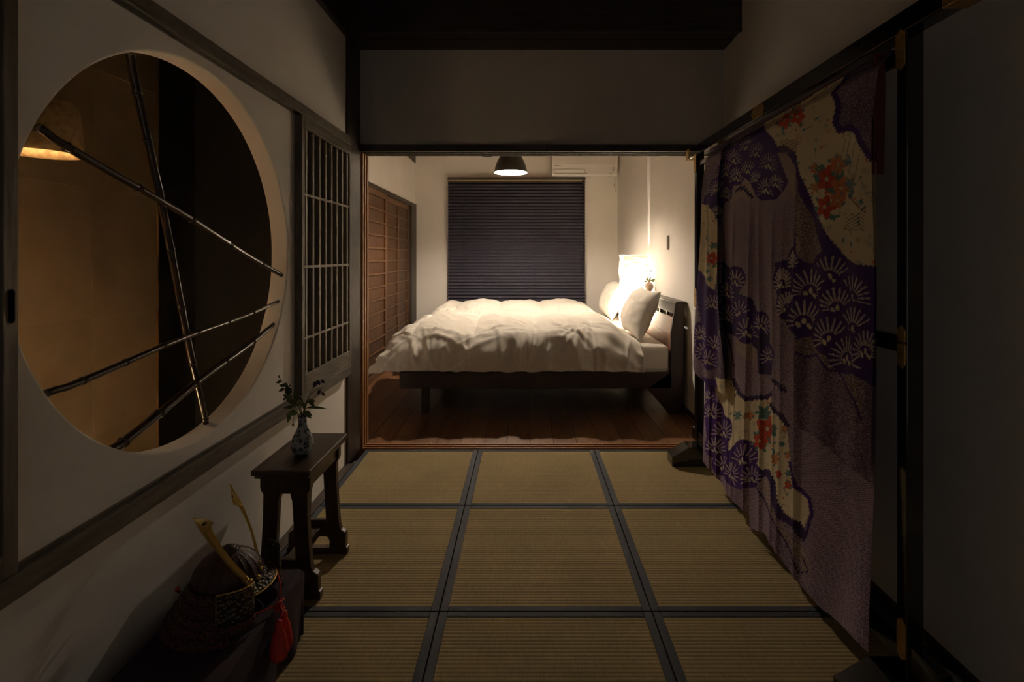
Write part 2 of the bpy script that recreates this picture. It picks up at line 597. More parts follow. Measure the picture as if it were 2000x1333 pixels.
def rail(name, z0, z1, groove_up, label):
    o = thing(name, (XW, 1.0, z0), label, 'trim', kind='structure')
    zt = z1 if groove_up else z0
    box('rail_face', XW + 0.029, -0.998, YN, 2.875, z0, z1, 'grey_wood_y', o, 0.002)
    box('rail_body', XW, XW + 0.029, YN, 2.875, z0 + (0 if groove_up else 0.008), z1 - (0.008 if groove_up else 0), 'grey_wood_y', o)
    box('track_lip', XW, XW + 0.007, YN, 2.875, z0, z1, 'grey_wood_y', o, 0.001)
    return o


rail('trim_6', 1.842, 1.889, False, 'weathered wooden upper rail above the round window')
rail('trim_7', 0.525, 0.576, True, 'weathered wooden lower rail below the round window')

# jamb, lintel and sill of the opening
o = thing('trim_8', (-1.02, YT, 0), 'orange wooden grooved jamb at the left of the opening', 'jamb', kind='structure')
box('jamb_board', -1.06, -1.022, YT + 0.001, 3.235, 0, 1.89, 'jamb', o)
for i, y in enumerate((3.118, 3.162, 3.206)):
    box('jamb_fillet', -1.022, -1.012, y, y + 0.024, 0.0, 1.853, 'jamb', o, 0.001)
o = thing('trim_9', (0, YT, 1.853), 'dark grooved lintel across the top of the opening', 'lintel', kind='structure')
box('lintel_face', -1.022, XR, 3.085, YT + 0.006, 1.853, 1.895, 'dark_wood_x', o, 0.002)
box('lintel_body', -1.022, XR, YT + 0.006, 3.235, 1.863, 1.89, 'dark_wood_x', o)
for y in (3.146, 3.186, 3.222):
    box('lintel_fillet', -1.022, XR, y, y + 0.013, 1.853, 1.863, 'grey_wood_y', o)
o = thing('trim_10', (0, YT, 0), 'polished orange wooden sill between mats and floorboards', 'sill', kind='structure')
box('sill_board', -1.06, XR, YT, 3.20, -0.05, 0.0, 'sill_wood', o)
for y in (3.112, 3.146, 3.178):
    box('sill_fillet', -1.022, XR, y, y + 0.016, 0.0, 0.006, 'sill_wood', o, 0.002)
box('trim_11', 1.20, XR, YT, 3.235, 0, 1.853, 'jamb', label='wooden jamb at the right end of the opening behind the kimono', cat='jamb', kind='structure')
box('baseboard_right', XR - 0.012, XR, YN, YB, 0.004, 0.044, 'dark_wood_y', label='narrow dark baseboard along the right wall', cat='baseboard', kind='structure')
box('trim_12', XR - 0.016, XR, YT + 0.13, YB, 0.0, 0.010, 'jamb', label='thin pale strip below the bedroom baseboard', cat='trim', kind='structure')

# ------------------------------------------------------------------ tatami
mat_cols = [(-0.988, -0.2893), (-0.2893, 0.4293), (0.4293, 1.148)]
mat_rows = [(2.4035, YT - 0.004), (1.6855, 2.4035), (0.967, 1.6855)]
col_lab = ['in the left column', 'in the middle column', 'in the right column']
row_lab = ['of the far row against the sill', 'of the middle row', 'of the near row at the picture bottom']
spec_lab = {(0, 0): 'square tatami mat at the sill beside the dark post', (0, 1): 'square tatami mat at the sill, middle of the far row',
            (0, 2): 'square tatami mat at the sill under the far foot of the kimono rack',
            (1, 0): 'square tatami mat under the wooden stool', (1, 1): 'square tatami mat in the middle of the floor',
            (1, 2): 'square tatami mat below the kimono, middle row', (2, 0): 'square tatami mat next to the helmet stand, near row',
            (2, 1): 'square tatami mat at the bottom middle, nearest the viewer', (2, 2): 'square tatami mat by the near foot of the kimono rack'}
for ri, (ya, yb) in enumerate(mat_rows):
    for ci, (xa, xb) in enumerate(mat_cols):
        g = 0.0016
        x0, x1, y0, y1 = xa + g, xb - g, ya + g, yb - g
        t = thing('tatami_mat', ((x0 + x1) / 2, (y0 + y1) / 2, -0.05), spec_lab[(ri, ci)], 'tatami mat', 'square tatami mats')
        bw = 0.028
        prof = []
        n_r = int(round((y1 - y0 - 2 * bw + 0.01) / 0.0149))
        p = (y1 - y0 - 2 * bw + 0.01) / n_r
        for k in range(n_r):
            for q, h in ((0.0, -0.0012), (0.10, -0.0006), (0.3, 0.0), (0.5, 0.0003), (0.7, 0.0), (0.90, -0.0006)):
                prof.append((y0 + bw - 0.005 + (k + q) * p, h))
        prof.append((y1 - bw + 0.005, -0.0012))
        m = MB()
        xs = [x0 + bw * 0.4 + (x1 - x0 - bw * 0.8) * i / 4 for i in range(5)]
        m.grid([[(x, y, h) for (y, h) in prof] for x in xs])
        m.build('rush_cover', 'rush', t, smooth=True)
        box('core', x0, x1, y0, y1, -0.05, -0.004, 'heri', t)
        zt = 0.0022
        for (a, b, c, d) in ((x0, x0 + bw, y0, y1), (x1 - bw, x1, y0, y1), (x0 + bw, x1 - bw, y0, y0 + bw * 0.85), (x0 + bw, x1 - bw, y1 - bw * 0.85, y1)):
            box('border', a, b, c, d, -0.03, zt, 'heri', t, 0.0022)
box('trim_13', XW, XR, YN, 0.966, -0.05, -0.002, 'rush', label='woven straw floor covering toward the viewer', cat='floor', kind='structure')

# ------------------------------------------------------------------ hall behind the round window
XH = -2.0
YE = 3.12
box('floor_hall', XH - 0.2, XW - 0.07, YN, YE, -0.10, -0.02, 'plank', label='brown floor of the hall behind the round window', cat='floor', kind='structure')
box('ceiling_hall', XH - 0.2, XW - 0.07, YN, YE, 2.6, 2.66, 'ceiling_wood', label='dark ceiling of the hall', cat='ceiling', kind='structure')
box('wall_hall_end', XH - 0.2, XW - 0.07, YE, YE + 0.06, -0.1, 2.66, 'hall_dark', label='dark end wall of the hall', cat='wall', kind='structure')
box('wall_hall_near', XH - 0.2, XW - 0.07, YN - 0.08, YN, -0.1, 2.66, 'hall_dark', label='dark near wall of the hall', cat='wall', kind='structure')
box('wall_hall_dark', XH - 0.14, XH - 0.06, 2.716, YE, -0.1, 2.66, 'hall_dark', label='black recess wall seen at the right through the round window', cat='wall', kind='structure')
o = thing('wall_hall', (XH, 1.0, -0.02), 'tan paper covered hall wall seen through the round window', 'wall', kind='structure')
box('backing', XH - 0.06, XH - 0.004, YN, 2.716, -0.02, 2.6, 'hall_paper', o)
zr = [-0.02, 0.37, 0.92, 1.516, 2.08, 2.6]
yr = [2.714 - 0.4055 * k for k in range(8)]
for j in range(5):
    for k in range(7):
        m = MB()
        tilt = 0.010
        x0 = XH - 0.004
        a, b_, c, d = yr[k + 1] + 0.0006, yr[k] - 0.0006, zr[j], zr[j + 1]
        m.add([(x0, a, c), (x0, b_, c), (x0, b_, d), (x0, a, d), (x0 + tilt, a, c), (x0 + 0.008, b_, c), (x0 + 0.0008, b_, d), (x0 + 0.0012, a, d)],
              [(0, 1, 2, 3), (4, 5, 6, 7), (0, 1, 5, 4), (1, 2, 6, 5), (2, 3, 7, 6), (3, 0, 4, 7)])
        m.build('paper_sheet', ('hall_paper', 'hall_paper_b')[(j * 3 + k * 5) % 2], o)
box('trim_14', XH - 0.062, XH + 0.004, 2.716, 2.722, -0.02, 2.6, 'jamb', label='thin pale edge at the end of the tan hall wall', cat='trim', kind='structure')

# paper shade hanging in the hall
pc = (-1.55, 1.60, 1.53)
t = thing('hall_pendant_lamp', (pc[0], pc[1], pc[2]), 'rough paper drum lampshade hanging behind the round window', 'lamp')
prof_o = [(0.104, 0.0), (0.103, 0.03), (0.099, 0.09), (0.092, 0.165)]
m = MB().lathe(prof_o, pc, 40, False, False)
m.build('shade', 'hall_shade', t, smooth=True, solid=0.003)
MB().lathe([(0.012, 0.10), (0.016, 0.11), (0.016, 0.15), (0.010, 0.165)], pc, 16).build('socket', 'ink', t, smooth=True)
MB().sphere((pc[0], pc[1], pc[2] + 0.095), 0.016, 12, 8).build('bulb', 'bulb_dim', t, smooth=True)
pl = point_light('hall_pendant_bulb', (0, 0, 0.07), 0.35, 0.02, (1.0, 0.70, 0.40))
pl.parent = t
MB().tube([(pc[0], pc[1], pc[2] + 0.16), (pc[0], pc[1], 2.6)], 0.003, 8).build('cord', 'ink', t)
MB().tube([(pc[0] - 0.09, pc[1], pc[2] + 0.155), (pc[0] + 0.09, pc[1], pc[2] + 0.155)], 0.002, 6).build('spider_wire', 'ink', t)
MB().lathe([(0.091, 0.158), (0.0, 0.160)], pc, 40, False, False).build('shade_top', 'hall_shade', t, smooth=True)

# floor lantern of the hall, below the round window
lc = (-1.62, 1.12, -0.02)
t = thing('floor_lantern', lc, 'small paper floor lantern in the hall behind the plaster wall', 'lamp')
box('base', lc[0] - 0.08, lc[0] + 0.08, lc[1] - 0.08, lc[1] + 0.08, -0.02, 0.0, 'dark_wood_x', t, 0.003)
box('paper_shade', lc[0] - 0.07, lc[0] + 0.07, lc[1] - 0.07, lc[1] + 0.07, 0.0, 0.26, 'washi', t)
for sx in (-1, 1):
    for sy in (-1, 1):
        box('corner_post', lc[0] + sx * 0.072 - 0.005, lc[0] + sx * 0.072 + 0.005, lc[1] + sy * 0.072 - 0.005, lc[1] + sy * 0.072 + 0.005, 0.0, 0.27, 'dark_wood_z', t)
pl = point_light('lantern_bulb', (lc[0], lc[1], 0.14), HALL_W * 2.2, 0.03, (1.0, 0.72, 0.43))
pl.parent = t
pl.location = Vector((lc[0], lc[1], 0.14)) - Vector(lc)

# ------------------------------------------------------------------ bamboo in the round window
XBM = -1.072


def bamboo(p0, p1, r0, r1, nodes, label, XBM=-1.060):
    a, b = on_x(*p0, XBM), on_x(*p1, XBM)
    L = (b - a).length
    d = (b - a).normalized()
    t = thing('bamboo_pole', a, label, 'bamboo pole', 'bamboo poles across the round window')
    side = d.cross(Vector((1, 0, 0))).normalized()
    cuts = [0.0] + [on_x(*q, XBM) for q in nodes] + [1.0]
    fr = [c if isinstance(c, float) else max(0.01, min(0.99, (c - a).dot(d) / L)) for c in cuts]
    fr.sort()

    def at(s):
        return a + d * (L * s) + side * (0.004 * math.sin(9 * s + L)) * (1 if 0.02 < s < 0.98 else 0)

    def rad(s):
        return r0 + (r1 - r0) * s
    for i in range(len(fr) - 1):
        s0, s1 = fr[i], fr[i + 1]
        pts, rs = [], []
        for q in (0, 0.05, 0.2, 0.5, 0.8, 0.95, 1):
            s = s0 + (s1 - s0) * q
            pts.append(at(s))
            rs.append(rad(s) * (1.0 if 0.1 < q < 0.9 else 1.05))
        MB().tube(pts, rs, 14).build('culm', 'bamboo', t, smooth=True)
        if i > 0:
            dd = (at(s0 + 0.01) - at(s0 - 0.01)).normalized()
            c = at(s0)
            R = rad(s0)
            MB().tube([c - dd * R * 0.42, c - dd * R * 0.2, c - dd * 0.0006, c + dd * 0.0006, c + dd * R * 0.2, c + dd * R * 0.4],
                      [R * 1.06, R * 1.28, R * 1.12, R * 1.12, R * 1.22, R * 1.04], 14).build('node_ring', 'bamboo', t, smooth=True)
    return t


bamboo((254, 104), (404, 836), 0.0115, 0.0088, [(270, 181), (287, 273), (309, 376), (334, 486), (357, 600), (380, 708), (401, 820)],
       'upright dark bamboo pole leaning across the round window', -1.087)
bamboo((74, 249), (556, 542), 0.0098, 0.0095, [(132, 281), (270, 367), (373, 433), (449, 478), (512, 514)],
       'dark bamboo pole slanting down from upper left to right')
bamboo((90, 769), (548, 588), 0.0088, 0.0072, [(161, 741), (245, 709), (318, 681), (385, 656), (445, 630), (493, 609)],
       'slimmer upper one of two bamboo poles rising to the right')
bamboo((214, 882), (540, 630), 0.0130, 0.0088, [(242, 868), (312, 810), (382, 756), (440, 709), (493, 668)],
       'thick lowest bamboo pole rising steeply to the right')

# ------------------------------------------------------------------ lattice screen and sliding door on the left wall
XF = -1.001
YL0, YL1 = on_x(590, 500, XF).y, on_x(686.5, 500, XF).y
ZL0, ZL1 = 0.577, 1.842


def lattice(name, y0, y1, label, pull):
    t = thing(name, (XW, (y0 + y1) / 2, ZL0), label, 'sliding screen', kind='structure')
    xb = XW + 0.003
    st = 0.030
    box('stile', xb, XF, y0, y0 + st, ZL0, ZL1, 'grey_wood_z', t, 0.002)
    box('stile', xb, XF, y1 - st, y1, ZL0, ZL1, 'grey_wood_z', t, 0.002)
    box('top_rail', xb, XF, y0 + st, y1 - st, ZL1 - 0.055, ZL1, 'grey_wood_y', t, 0.002)
    box('bottom_rail', xb, XF, y0 + st, y1 - st, ZL0, ZL0 + 0.085, 'grey_wood_y', t, 0.002)
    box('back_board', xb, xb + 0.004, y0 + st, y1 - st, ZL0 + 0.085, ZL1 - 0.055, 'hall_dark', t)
    n = 8
    src = None
    wy = 0.020
    for k in range(n):
        y = y0 + st + 0.028 + (y1 - y0 - 2 * st - 0.05) * k / (n - 1)
        if src is None:
            src = box('lattice_bar', XF - 0.029, XF - 0.005, y - wy / 2, y + wy / 2, ZL0 + 0.085, ZL1 - 0.055, 'bar_wood', t, 0.0015)
        else:
            share('lattice_bar', src, (XF - 0.017, y, ZL0 + 0.085), t)
    for z in (1.486, 1.155, 0.826):
        box('cross_bar', XF - 0.016, XF - 0.0045, y0 + st, y1 - st, z - 0.006, z + 0.006, 'bar_wood', t, 0.001)
    if pull:
        box('finger_pull', XF - 0.001, XF + 0.0008, y0 + 0.008, y0 + 0.016, 0.99, 1.07, 'ink', t)
    return t


lattice('door_1', YL0, YL1, 'dark wooden sliding lattice screen beside the post', True)
# near sliding door, only its stile with the finger pull shows
t = thing('door_2', (XW, 0.55, ZL0), 'dark sliding door with oval finger pull at the left picture edge', 'sliding door', kind='structure')
yd = on_x(36.5, 500, XF).y
box('stile', XW + 0.003, XF, yd - 0.030, yd, ZL0, ZL1, 'grey_wood_z', t, 0.002)
box('stile', XW + 0.003, XF, yd - 0.66, yd - 0.63, ZL0, ZL1, 'grey_wood_z', t, 0.002)
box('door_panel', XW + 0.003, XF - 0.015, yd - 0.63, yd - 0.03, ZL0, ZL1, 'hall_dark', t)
box('top_rail', XF - 0.015, XF, yd - 0.63, yd - 0.03, ZL1 - 0.05, ZL1, 'grey_wood_y', t)
box('bottom_rail', XF - 0.015, XF, yd - 0.63, yd - 0.03, ZL0, ZL0 + 0.05, 'grey_wood_y', t)
yp, zp0, zp1 = on_x(21, 500, XF).y, on_x(21, 632, XF).z, on_x(21, 566, XF).z
pts = []
for s, zc in ((1, zp1 - 0.007), (-1, zp0 + 0.007)):
    for q in range(9):
        a = PI * q / 8
        pts.append((yp + 0.0062 * math.cos(a) * s, zc + 0.0068 * math.sin(a) * s))
MB().prism([(y * 1.0 + (y - yp) * 0.35, z + (0.002 if z > (zp0 + zp1) / 2 else -0.002)) for y, z in pts], 0, XF - 0.001, XF + 0.0010).build('pull_rim', 'iron', t)
MB().prism(pts, 0, XF - 0.001, XF + 0.0016).build('finger_pull', 'recess_shade', t)  # raised black oval; its colour stands in for the shade of a recess

# ------------------------------------------------------------------ bedroom shell
fl = thing('floor_bedroom', (0, 4.9, -0.02), 'warm brown floorboards of the bedroom', 'floor', kind='structure')
box('subfloor', XBL, XR, 3.20, YB, -0.10, -0.02, 'mortar', fl)
nb = 18
pw = (XR - XBL) / nb
psrc = {}
for i in range(nb):
    ys = [3.201, 3.201 + 0.5 + 0.9 * ((i * 0.37) % 1), 3.201 + 2.0 + 0.8 * ((i * 0.61) % 1), YB]
    for j in range(3):
        box('floorboard', XBL + i * pw + 0.0008, XBL + (i + 1) * pw - 0.0008, ys[j] + 0.0006, ys[j + 1] - 0.0006, -0.02, 0.0,
            ('plank', 'plank_b', 'plank_c')[(i * 7 + j * 5) % 3], fl, 0.0008, seg=1)
box('wall_back', XBL - 0.08, XR + 0.08, YB, YB + 0.10, -0.1, ZTOP, 'plaster', label='pale plaster far wall of the bedroom behind the blind', cat='wall', kind='structure')
box('wall_bedroom_left', XBL - 0.10, XBL, 3.20, YB, 1.90, ZTOP, 'plaster', label='pale plaster wall above the wooden sliding doors', cat='wall', kind='structure')
box('wall_bedroom_front', XBL - 0.10, -1.06, YT + 0.10, 3.235, -0.1, ZTOP, 'plaster', label='narrow bedroom wall beside the jamb', cat='wall', kind='structure')
box('wall_bedroom_low', XBL - 0.16, XBL - 0.06, 3.2, YB, -0.1, 1.9, 'hall_dark', label='dark backing behind the wooden sliding doors', cat='wall', kind='structure')
box('ceiling_bedroom', XBL, XR, YT + 0.10, YB, ZTOP, ZTOP + 0.06, 'bedroom_ceiling', label='wooden ceiling of the bedroom', cat='ceiling', kind='structure')
box('trim_15', XBL - 0.02, XBL + 0.012, 3.2, YB, 2.457, 2.60, 'dark_wood_y', label='dark beam high on the bedroom left wall', cat='beam', kind='structure')
box('trim_16', -0.56, -0.43, 3.235, YB, 2.535, 2.68, 'dark_wood_y', label='dark ceiling beam running to the far wall left of the pendant', cat='beam', kind='structure')
box('trim_17', XBL - 0.06, XBL + 0.022, 6.40, YB, 0, 1.857, 'dark_wood_z', label='dark corner post at the far end of the sliding doors', cat='post', kind='structure')
box('trim_18', XBL - 0.06, XBL + 0.022, 3.2, YB, 1.857, 1.90, 'dark_wood_y', bevel=0.002, label='dark rail along the top of the sliding doors', cat='trim', kind='structure')


def board_door(name, y0, y1, mids, xo, label):
    t = thing(name, (XBL, (y0 + y1) / 2, 0), label, 'sliding door', kind='structure')
    xf = XBL + xo
    st = 0.05
    box('stile', xf - 0.03, xf, y0, y0 + st, 0.0, 1.857, 'cedar_frame', t, 0.002)
    box('stile', xf - 0.03, xf, y1 - st, y1, 0.0, 1.857, 'cedar_frame', t, 0.002)
    for ymid in mids:
        box('middle_stile', xf - 0.028, xf - 0.001, ymid - 0.02, ymid + 0.02, 0.05, 1.80, 'cedar_frame', t, 0.002)
    box('top_rail', xf - 0.03, xf, y0 + st, y1 - st, 1.80, 1.857, 'cedar_frame', t, 0.002)
    box('bottom_rail', xf - 0.03, xf, y0 + st, y1 - st, 0.0, 0.06, 'cedar_frame', t, 0.002)
    edges = [y0 + st] + [v for ym in mids for v in (ym - 0.02, ym + 0.02)] + [y1 - st]
    cells = [(edges[i], edges[i + 1]) for i in range(0, len(edges), 2)]
    zs = [1.80 - 0.1281 * k for k in range(14)]
    zs[-1] = 0.06
    for (a, b) in cells:
        for k in range(13):
            za, zb = zs[k + 1], zs[k]
            box('panel', xf - 0.026, xf - 0.018, a, b, za, zb - 0.0005, 'cedar' if (k * 5 + int(a * 10)) % 3 else 'cedar_b', t)
            if k < 12:
                box('batten', xf - 0.014, xf - 0.001, a, b, za - 0.009, za + 0.007, 'cedar_frame', t, 0.002)
    return t


board_door('door_3', 4.13, 5.25, [4.63], 0.020, 'brown battened sliding door nearer the opening')
board_door('door_4', 5.20, 6.40, [5.87], -0.016, 'brown battened sliding door nearer the far corner')
board_door('door_5', 3.21, 4.18, [3.70], -0.016, 'brown battened sliding door hidden beside the jamb')

# ------------------------------------------------------------------ blind
yb = YB - 0.045
bx0, bx1 = on_y(875, 500, yb).x, on_y(1143, 500, yb).x
bz1 = on_y(900, 347, yb).z
t = thing('window_blind', ((bx0 + bx1) / 2, yb, 0.42), 'dark navy pleated blind covering the far window', 'blind')
box('headrail', bx0, bx1, yb - 0.03, yb + 0.03, bz1 - 0.036, bz1, 'blind_rail', t, 0.003)
box('valance_band', bx0 + 0.005, bx1 - 0.03, yb - 0.024, yb + 0.02, bz1 - 0.054, bz1 - 0.036, 'blind_band', t)
z = bz1 - 0.062
box('upper_rail', bx0 + 0.002, bx1 - 0.002, yb - 0.027, yb + 0.02, z - 0.008, z + 0.008, 'blind_rail', t, 0.002)
pitch = 0.0428
src = None
z -= 0.012
while z > 0.47:
    m = MB()
    zc = z - pitch / 2
    # one pleat: a sharp fold standing out towards the room
    pr = [(yb + 0.012, pitch / 2), (yb - 0.013, 0.002), (yb - 0.0145, 0.0), (yb - 0.013, -0.002), (yb + 0.012, -pitch / 2)]
    if src is None:
        rows = [[(x, a, zc + b) for (a, b) in pr] for x in (bx0 + 0.003, bx1 - 0.003)]
        src = m.grid(rows).build('pleat', 'slat', t, solid=0.0008)
        base_off = ORG[src.name].z - zc
        src_mods = True
    else:
        o = link_mesh('pleat', src.data, t, Vector(((bx0 + bx1) / 2, ORG[src.name].y, zc + base_off)))
        s = o.modifiers.new('solid', 'SOLIDIFY')
        s.thickness = 0.0008
        s.offset = 0
    z -= pitch
box('bottom_rail', bx0 + 0.003, bx1 - 0.003, yb - 0.016, yb + 0.016, z - 0.008, z + 0.014, 'blind_rail', t, 0.003)
for fx in (0.12, 0.37, 0.63, 0.92):
    x = bx0 + (bx1 - bx0) * fx
    MB().tube([(x, yb - 0.026, bz1 - 0.05), (x, yb - 0.026, z)], 0.0012, 6).build('ladder_cord', 'ink', t)
xc = bx1 - 0.02
MB().tube([(xc, yb - 0.034, bz1 - 0.03), (xc + 0.004, yb - 0.034, bz1 - 0.7), (xc, yb - 0.034, 0.8)], 0.003, 8).build('pull_cord', 'ink', t)
MB().tube([(xc - 0.02, yb - 0.034, bz1 - 0.03), (xc - 0.021, yb - 0.034, 1.0)], 0.004, 8).build('tilt_wand', 'ink', t)

# ------------------------------------------------------------------ air conditioner
ya = YB - 0.23
ax0, ax1 = on_y(1078, 300, ya).x, on_y(1207, 300, ya).x
az0 = on_y(1100, 342, ya).z
az1 = az0 + 0.29
t = thing('air_conditioner', ((ax0 + ax1) / 2, YB - 0.1, az0), 'white wall air conditioner high on the far wall', 'air conditioner')
MB().prism([(YB - 0.001, az0), (YB - 0.001, az1), (ya + 0.02, az1), (ya, az1 - 0.02), (ya + 0.004, az0 + 0.135), (ya + 0.03, az0 + 0.012), (ya + 0.05, az0)], 0, ax0, ax1).build(
    'case', 'white_plastic', t, 0.008)
MB().prism([(ya + 0.002, az0 + 0.14), (ya - 0.006, az0 + 0.14), (ya - 0.010, az1 - 0.015), (ya + 0.002, az1 - 0.005)], 0, ax0 + 0.004, ax1 - 0.004).build('front_panel', 'white_plastic', t, 0.004)
lz0, lz1 = az0 + 0.03, az0 + 0.075
MB().prism([(ya + 0.026, lz0), (ya + 0.016, lz0), (ya + 0.006, lz1), (ya + 0.016, lz1)], 0, ax0 + 0.03, ax0 + 0.42).build('louver', 'white_plastic', t, 0.002)
MB().prism([(ya + 0.026, lz0 - 0.004), (ya + 0.018, lz0 - 0.004), (ya + 0.018, lz0), (ya + 0.026, lz0)], 0, ax0 + 0.03, ax0 + 0.46).build('vent_gap', 'grey_line', t)
for xx in (ax0 + 0.03, ax0 + 0.42):
    MB().prism([(ya + 0.026, lz0), (ya + 0.015, lz0), (ya + 0.005, lz1), (ya + 0.016, lz1)], 0, xx - 0.004, xx + 0.002).build('louver_hinge', 'grey_line', t)
for (u0, u1) in ((0.035, 0.050), (0.053, 0.066), (0.069, 0.079), (0.092, 0.103), (0.106, 0.114)):
    MB().prism([(ya + 0.009, az0 + 0.116), (ya + 0.0045, az0 + 0.116), (ya + 0.003, az0 + 0.124), (ya + 0.008, az0 + 0.124)], 0, ax0 + u0, ax0 + u1).build('badge_mark', 'ink', t)
pts = [(ax1 - 0.055 + 0.014 * math.cos(a * PI / 8), az0 + 0.085 + 0.014 * math.sin(a * PI / 8)) for a in range(17)]
MB().tube([(x, ya + 0.010 + (az0 + 0.12 - zz) * 0.15, zz) for x, zz in pts], 0.003, 6).build('sensor_ring', 'grey_line', t)
MB().tube([(ax1 - 0.06, ya + 0.024, az0 + 0.05), (ax1 - 0.05, ya + 0.022, az0 + 0.06), (ax1 - 0.048, ya + 0.019, az0 + 0.07)], 0.003, 6).build('lamp_mark', 'grey_line', t)
box('lower_mark', ax1 - 0.10, ax1 - 0.075, ya + 0.022, ya + 0.03, az0 + 0.018, az0 + 0.024, 'ink', t)
xq = XR - 0.045
cz = az0
MB().tube([(xq - 0.02, YB - 0.06, cz + 0.01), (xq + 0.012, YB - 0.03, cz - 0.03), (xq - 0.008, YB - 0.02, cz - 0.07), (xq + 0.015, YB - 0.018, cz - 0.11),
           (xq + 0.002, YB - 0.018, cz - 0.14), (xq + 0.012, YB - 0.02, cz - 0.165)], 0.004, 8).build('power_cable', 'white_plastic', t, smooth=True)
MB().tube([(xq + 0.008, YB - 0.02, cz - 0.02), (xq - 0.004, YB - 0.014, cz - 0.09), (xq + 0.008, YB - 0.014, cz - 0.15)], 0.003, 8).build('drain_cable', 'grey_line', t, smooth=True)
box('plug', xq + 0.004, xq + 0.02, YB - 0.028, YB - 0.001, cz - 0.185, cz - 0.16, 'white_plastic', t, 0.003)

# ------------------------------------------------------------------ pendant lamp in the bedroom
YP = 4.9
pc = on_y(997.5, 337.5, YP)
R = 32.5 / F * YP
t = thing('pendant_lamp', pc, 'dark dome pendant lamp lit over the beds', 'lamp')
po = [(1.0, 0.0), (0.985, 0.10), (0.93, 0.35), (0.82, 0.65), (0.66, 0.95), (0.46, 1.20), (0.22, 1.36), (0.10, 1.40)]
m = MB().lathe([(r * R, zz * R) for r, zz in po], pc, 48, False, True)
m.build('shade', 'shade_dark', t, smooth=True)
MB().lathe([(r * R - 0.004, zz * R - (0.003 if zz > 0.2 else 0)) for r, zz in po], pc, 48, False, True).build('shade_lining', 'shade_white', t, smooth=True)
MB().lathe([(R, 0.0), (R - 0.004, 0.0), (R - 0.004, 0.003), (R + 0.001, 0.003)], pc, 48, False, False).build('rim', 'shade_white', t)
MB().lathe([(0.022, 1.38 * R), (0.022, 1.38 * R + 0.06), (0.006, 1.38 * R + 0.08)], pc, 20).build('cap', 'shade_dark', t, smooth=True)
MB().tube([(pc.x, pc.y, pc.z + 1.38 * R + 0.07), (pc.x, pc.y, ZTOP)], 0.004, 8).build('cord', 'ink', t)
MB().lathe([(0.018, 0.165), (0.020, 0.215)], pc, 16).build('socket', 'ink', t)
MB().sphere((pc.x, pc.y, pc.z + 0.142), 0.030, 16, 10).build('bulb', 'bulb', t, smooth=True)
pl = point_light('pendant_glow', (0, 0, 0.082), PENDANT_W, 0.032)
pl.parent = t

# ------------------------------------------------------------------ beds
BY0, BY1 = 3.80, 4.83
HX = 1.225


def bed(dy, label):
    t = thing('bed', (0.13, (BY0 + BY1) / 2 + dy, 0), label, 'bed', 'twin low wooden beds')
    y0, y1 = BY0 + dy, BY1 + dy
    xf = on_y(780, 700, BY0).x
    xs = 1.118
    box('side_rail', xf, xs, y0, y0 + 0.03, 0.195, 0.320, 'bed_wood', t, 0.004)
    box('side_rail', xf, xs, y1 - 0.03, y1, 0.195, 0.320, 'bed_wood', t, 0.004)
    box('foot_rail', xf, xf + 0.03, y0 + 0.03, y1 - 0.03, 0.195, 0.320, 'bed_wood', t, 0.004)
    box('slat_base', xf + 0.03, xs, y0 + 0.03, y1 - 0.03, 0.255, 0.30, 'bed_wood', t)
    xl = on_y(831, 700, BY0 + 0.05).x
    for ly in (y0 + 0.03, y1 - 0.085):
        box('leg', xl - 0.028, xl + 0.028, ly, ly + 0.055, 0, 0.195, 'bed_wood', t, 0.003)
    # end boards of the headboard with the raked lower edge
    prof = [(1.148, 0.846), (1.212, 0.846), (1.212, 0.0), (1.10, 0.0), (0.93, 0.197), (xs - 0.01, 0.32), (xs - 0.005, 0.62)]
    for (a, b) in ((y0, y0 + 0.028), (y1 - 0.028, y1)):
        MB().prism(prof, 1, a, b).build('headboard_end', 'bed_wood', t, 0.003)
    box('headboard_shelf', 1.150, 1.232, y0 - 0.004, y1 + 0.004, 0.846, 0.858, 'bed_wood', t, 0.003)
    MB().prism([(1.150, 0.846), (1.172, 0.846), (1.163, 0.765), (1.140, 0.765)], 1, y0 + 0.028, y1 - 0.028).build('headboard_top_rail', 'bed_wood', t, 0.002)
    MB().prism([(1.138, 0.735), (1.158, 0.735), (1.140, 0.60), (1.120, 0.60)], 1, y0 + 0.028, y1 - 0.028).build('headboard_panel', 'bed_panel', t, 0.002)
    box('headboard_lower_panel', 1.118, 1.138, y0 + 0.028, y1 - 0.028, 0.26, 0.598, 'bed_panel', t, 0.002)
    for k in range(4):
        yy = y0 + 0.2 + k * 0.21
        box('headboard_spacer', 1.140, 1.160, yy, yy + 0.03, 0.735, 0.765, 'bed_wood', t)
    return t


bed(0, 'low dark wooden bed with headboard, nearer the tatami room')
bed(1.34, 'low dark wooden bed with headboard, nearer the window blind')


def mattress(dy, label):
    m = MB()
    x0, x1, y0, y1, z0, z1 = -0.93, 1.112, BY0 + 0.032 + dy, BY1 - 0.032 + dy, 0.302, 0.515
    rows = []
    nx, ny = 26, 14
    t = thing('mattress', ((x0 + x1) / 2, (y0 + y1) / 2, z0), label, 'mattress', 'white mattresses')
    box('mattress_body', x0, x1, y0 - 0.012, y1 + 0.012, z0 + 0.02, z1, 'linen', t, 0.035, seg=5, smooth=True)
    box('box_edge', x0, x1, y0, y1, z0, z0 + 0.05, 'linen', t, 0.008)
    return t


mattress(0, 'white sheeted mattress of the nearer bed')
mattress(1.34, 'white sheeted mattress of the bed by the blind')


def sstep(a, b, x):
    x = max(0.0, min(1.0, (x - a) / (b - a)))
    return x * x * (3 - 2 * x)


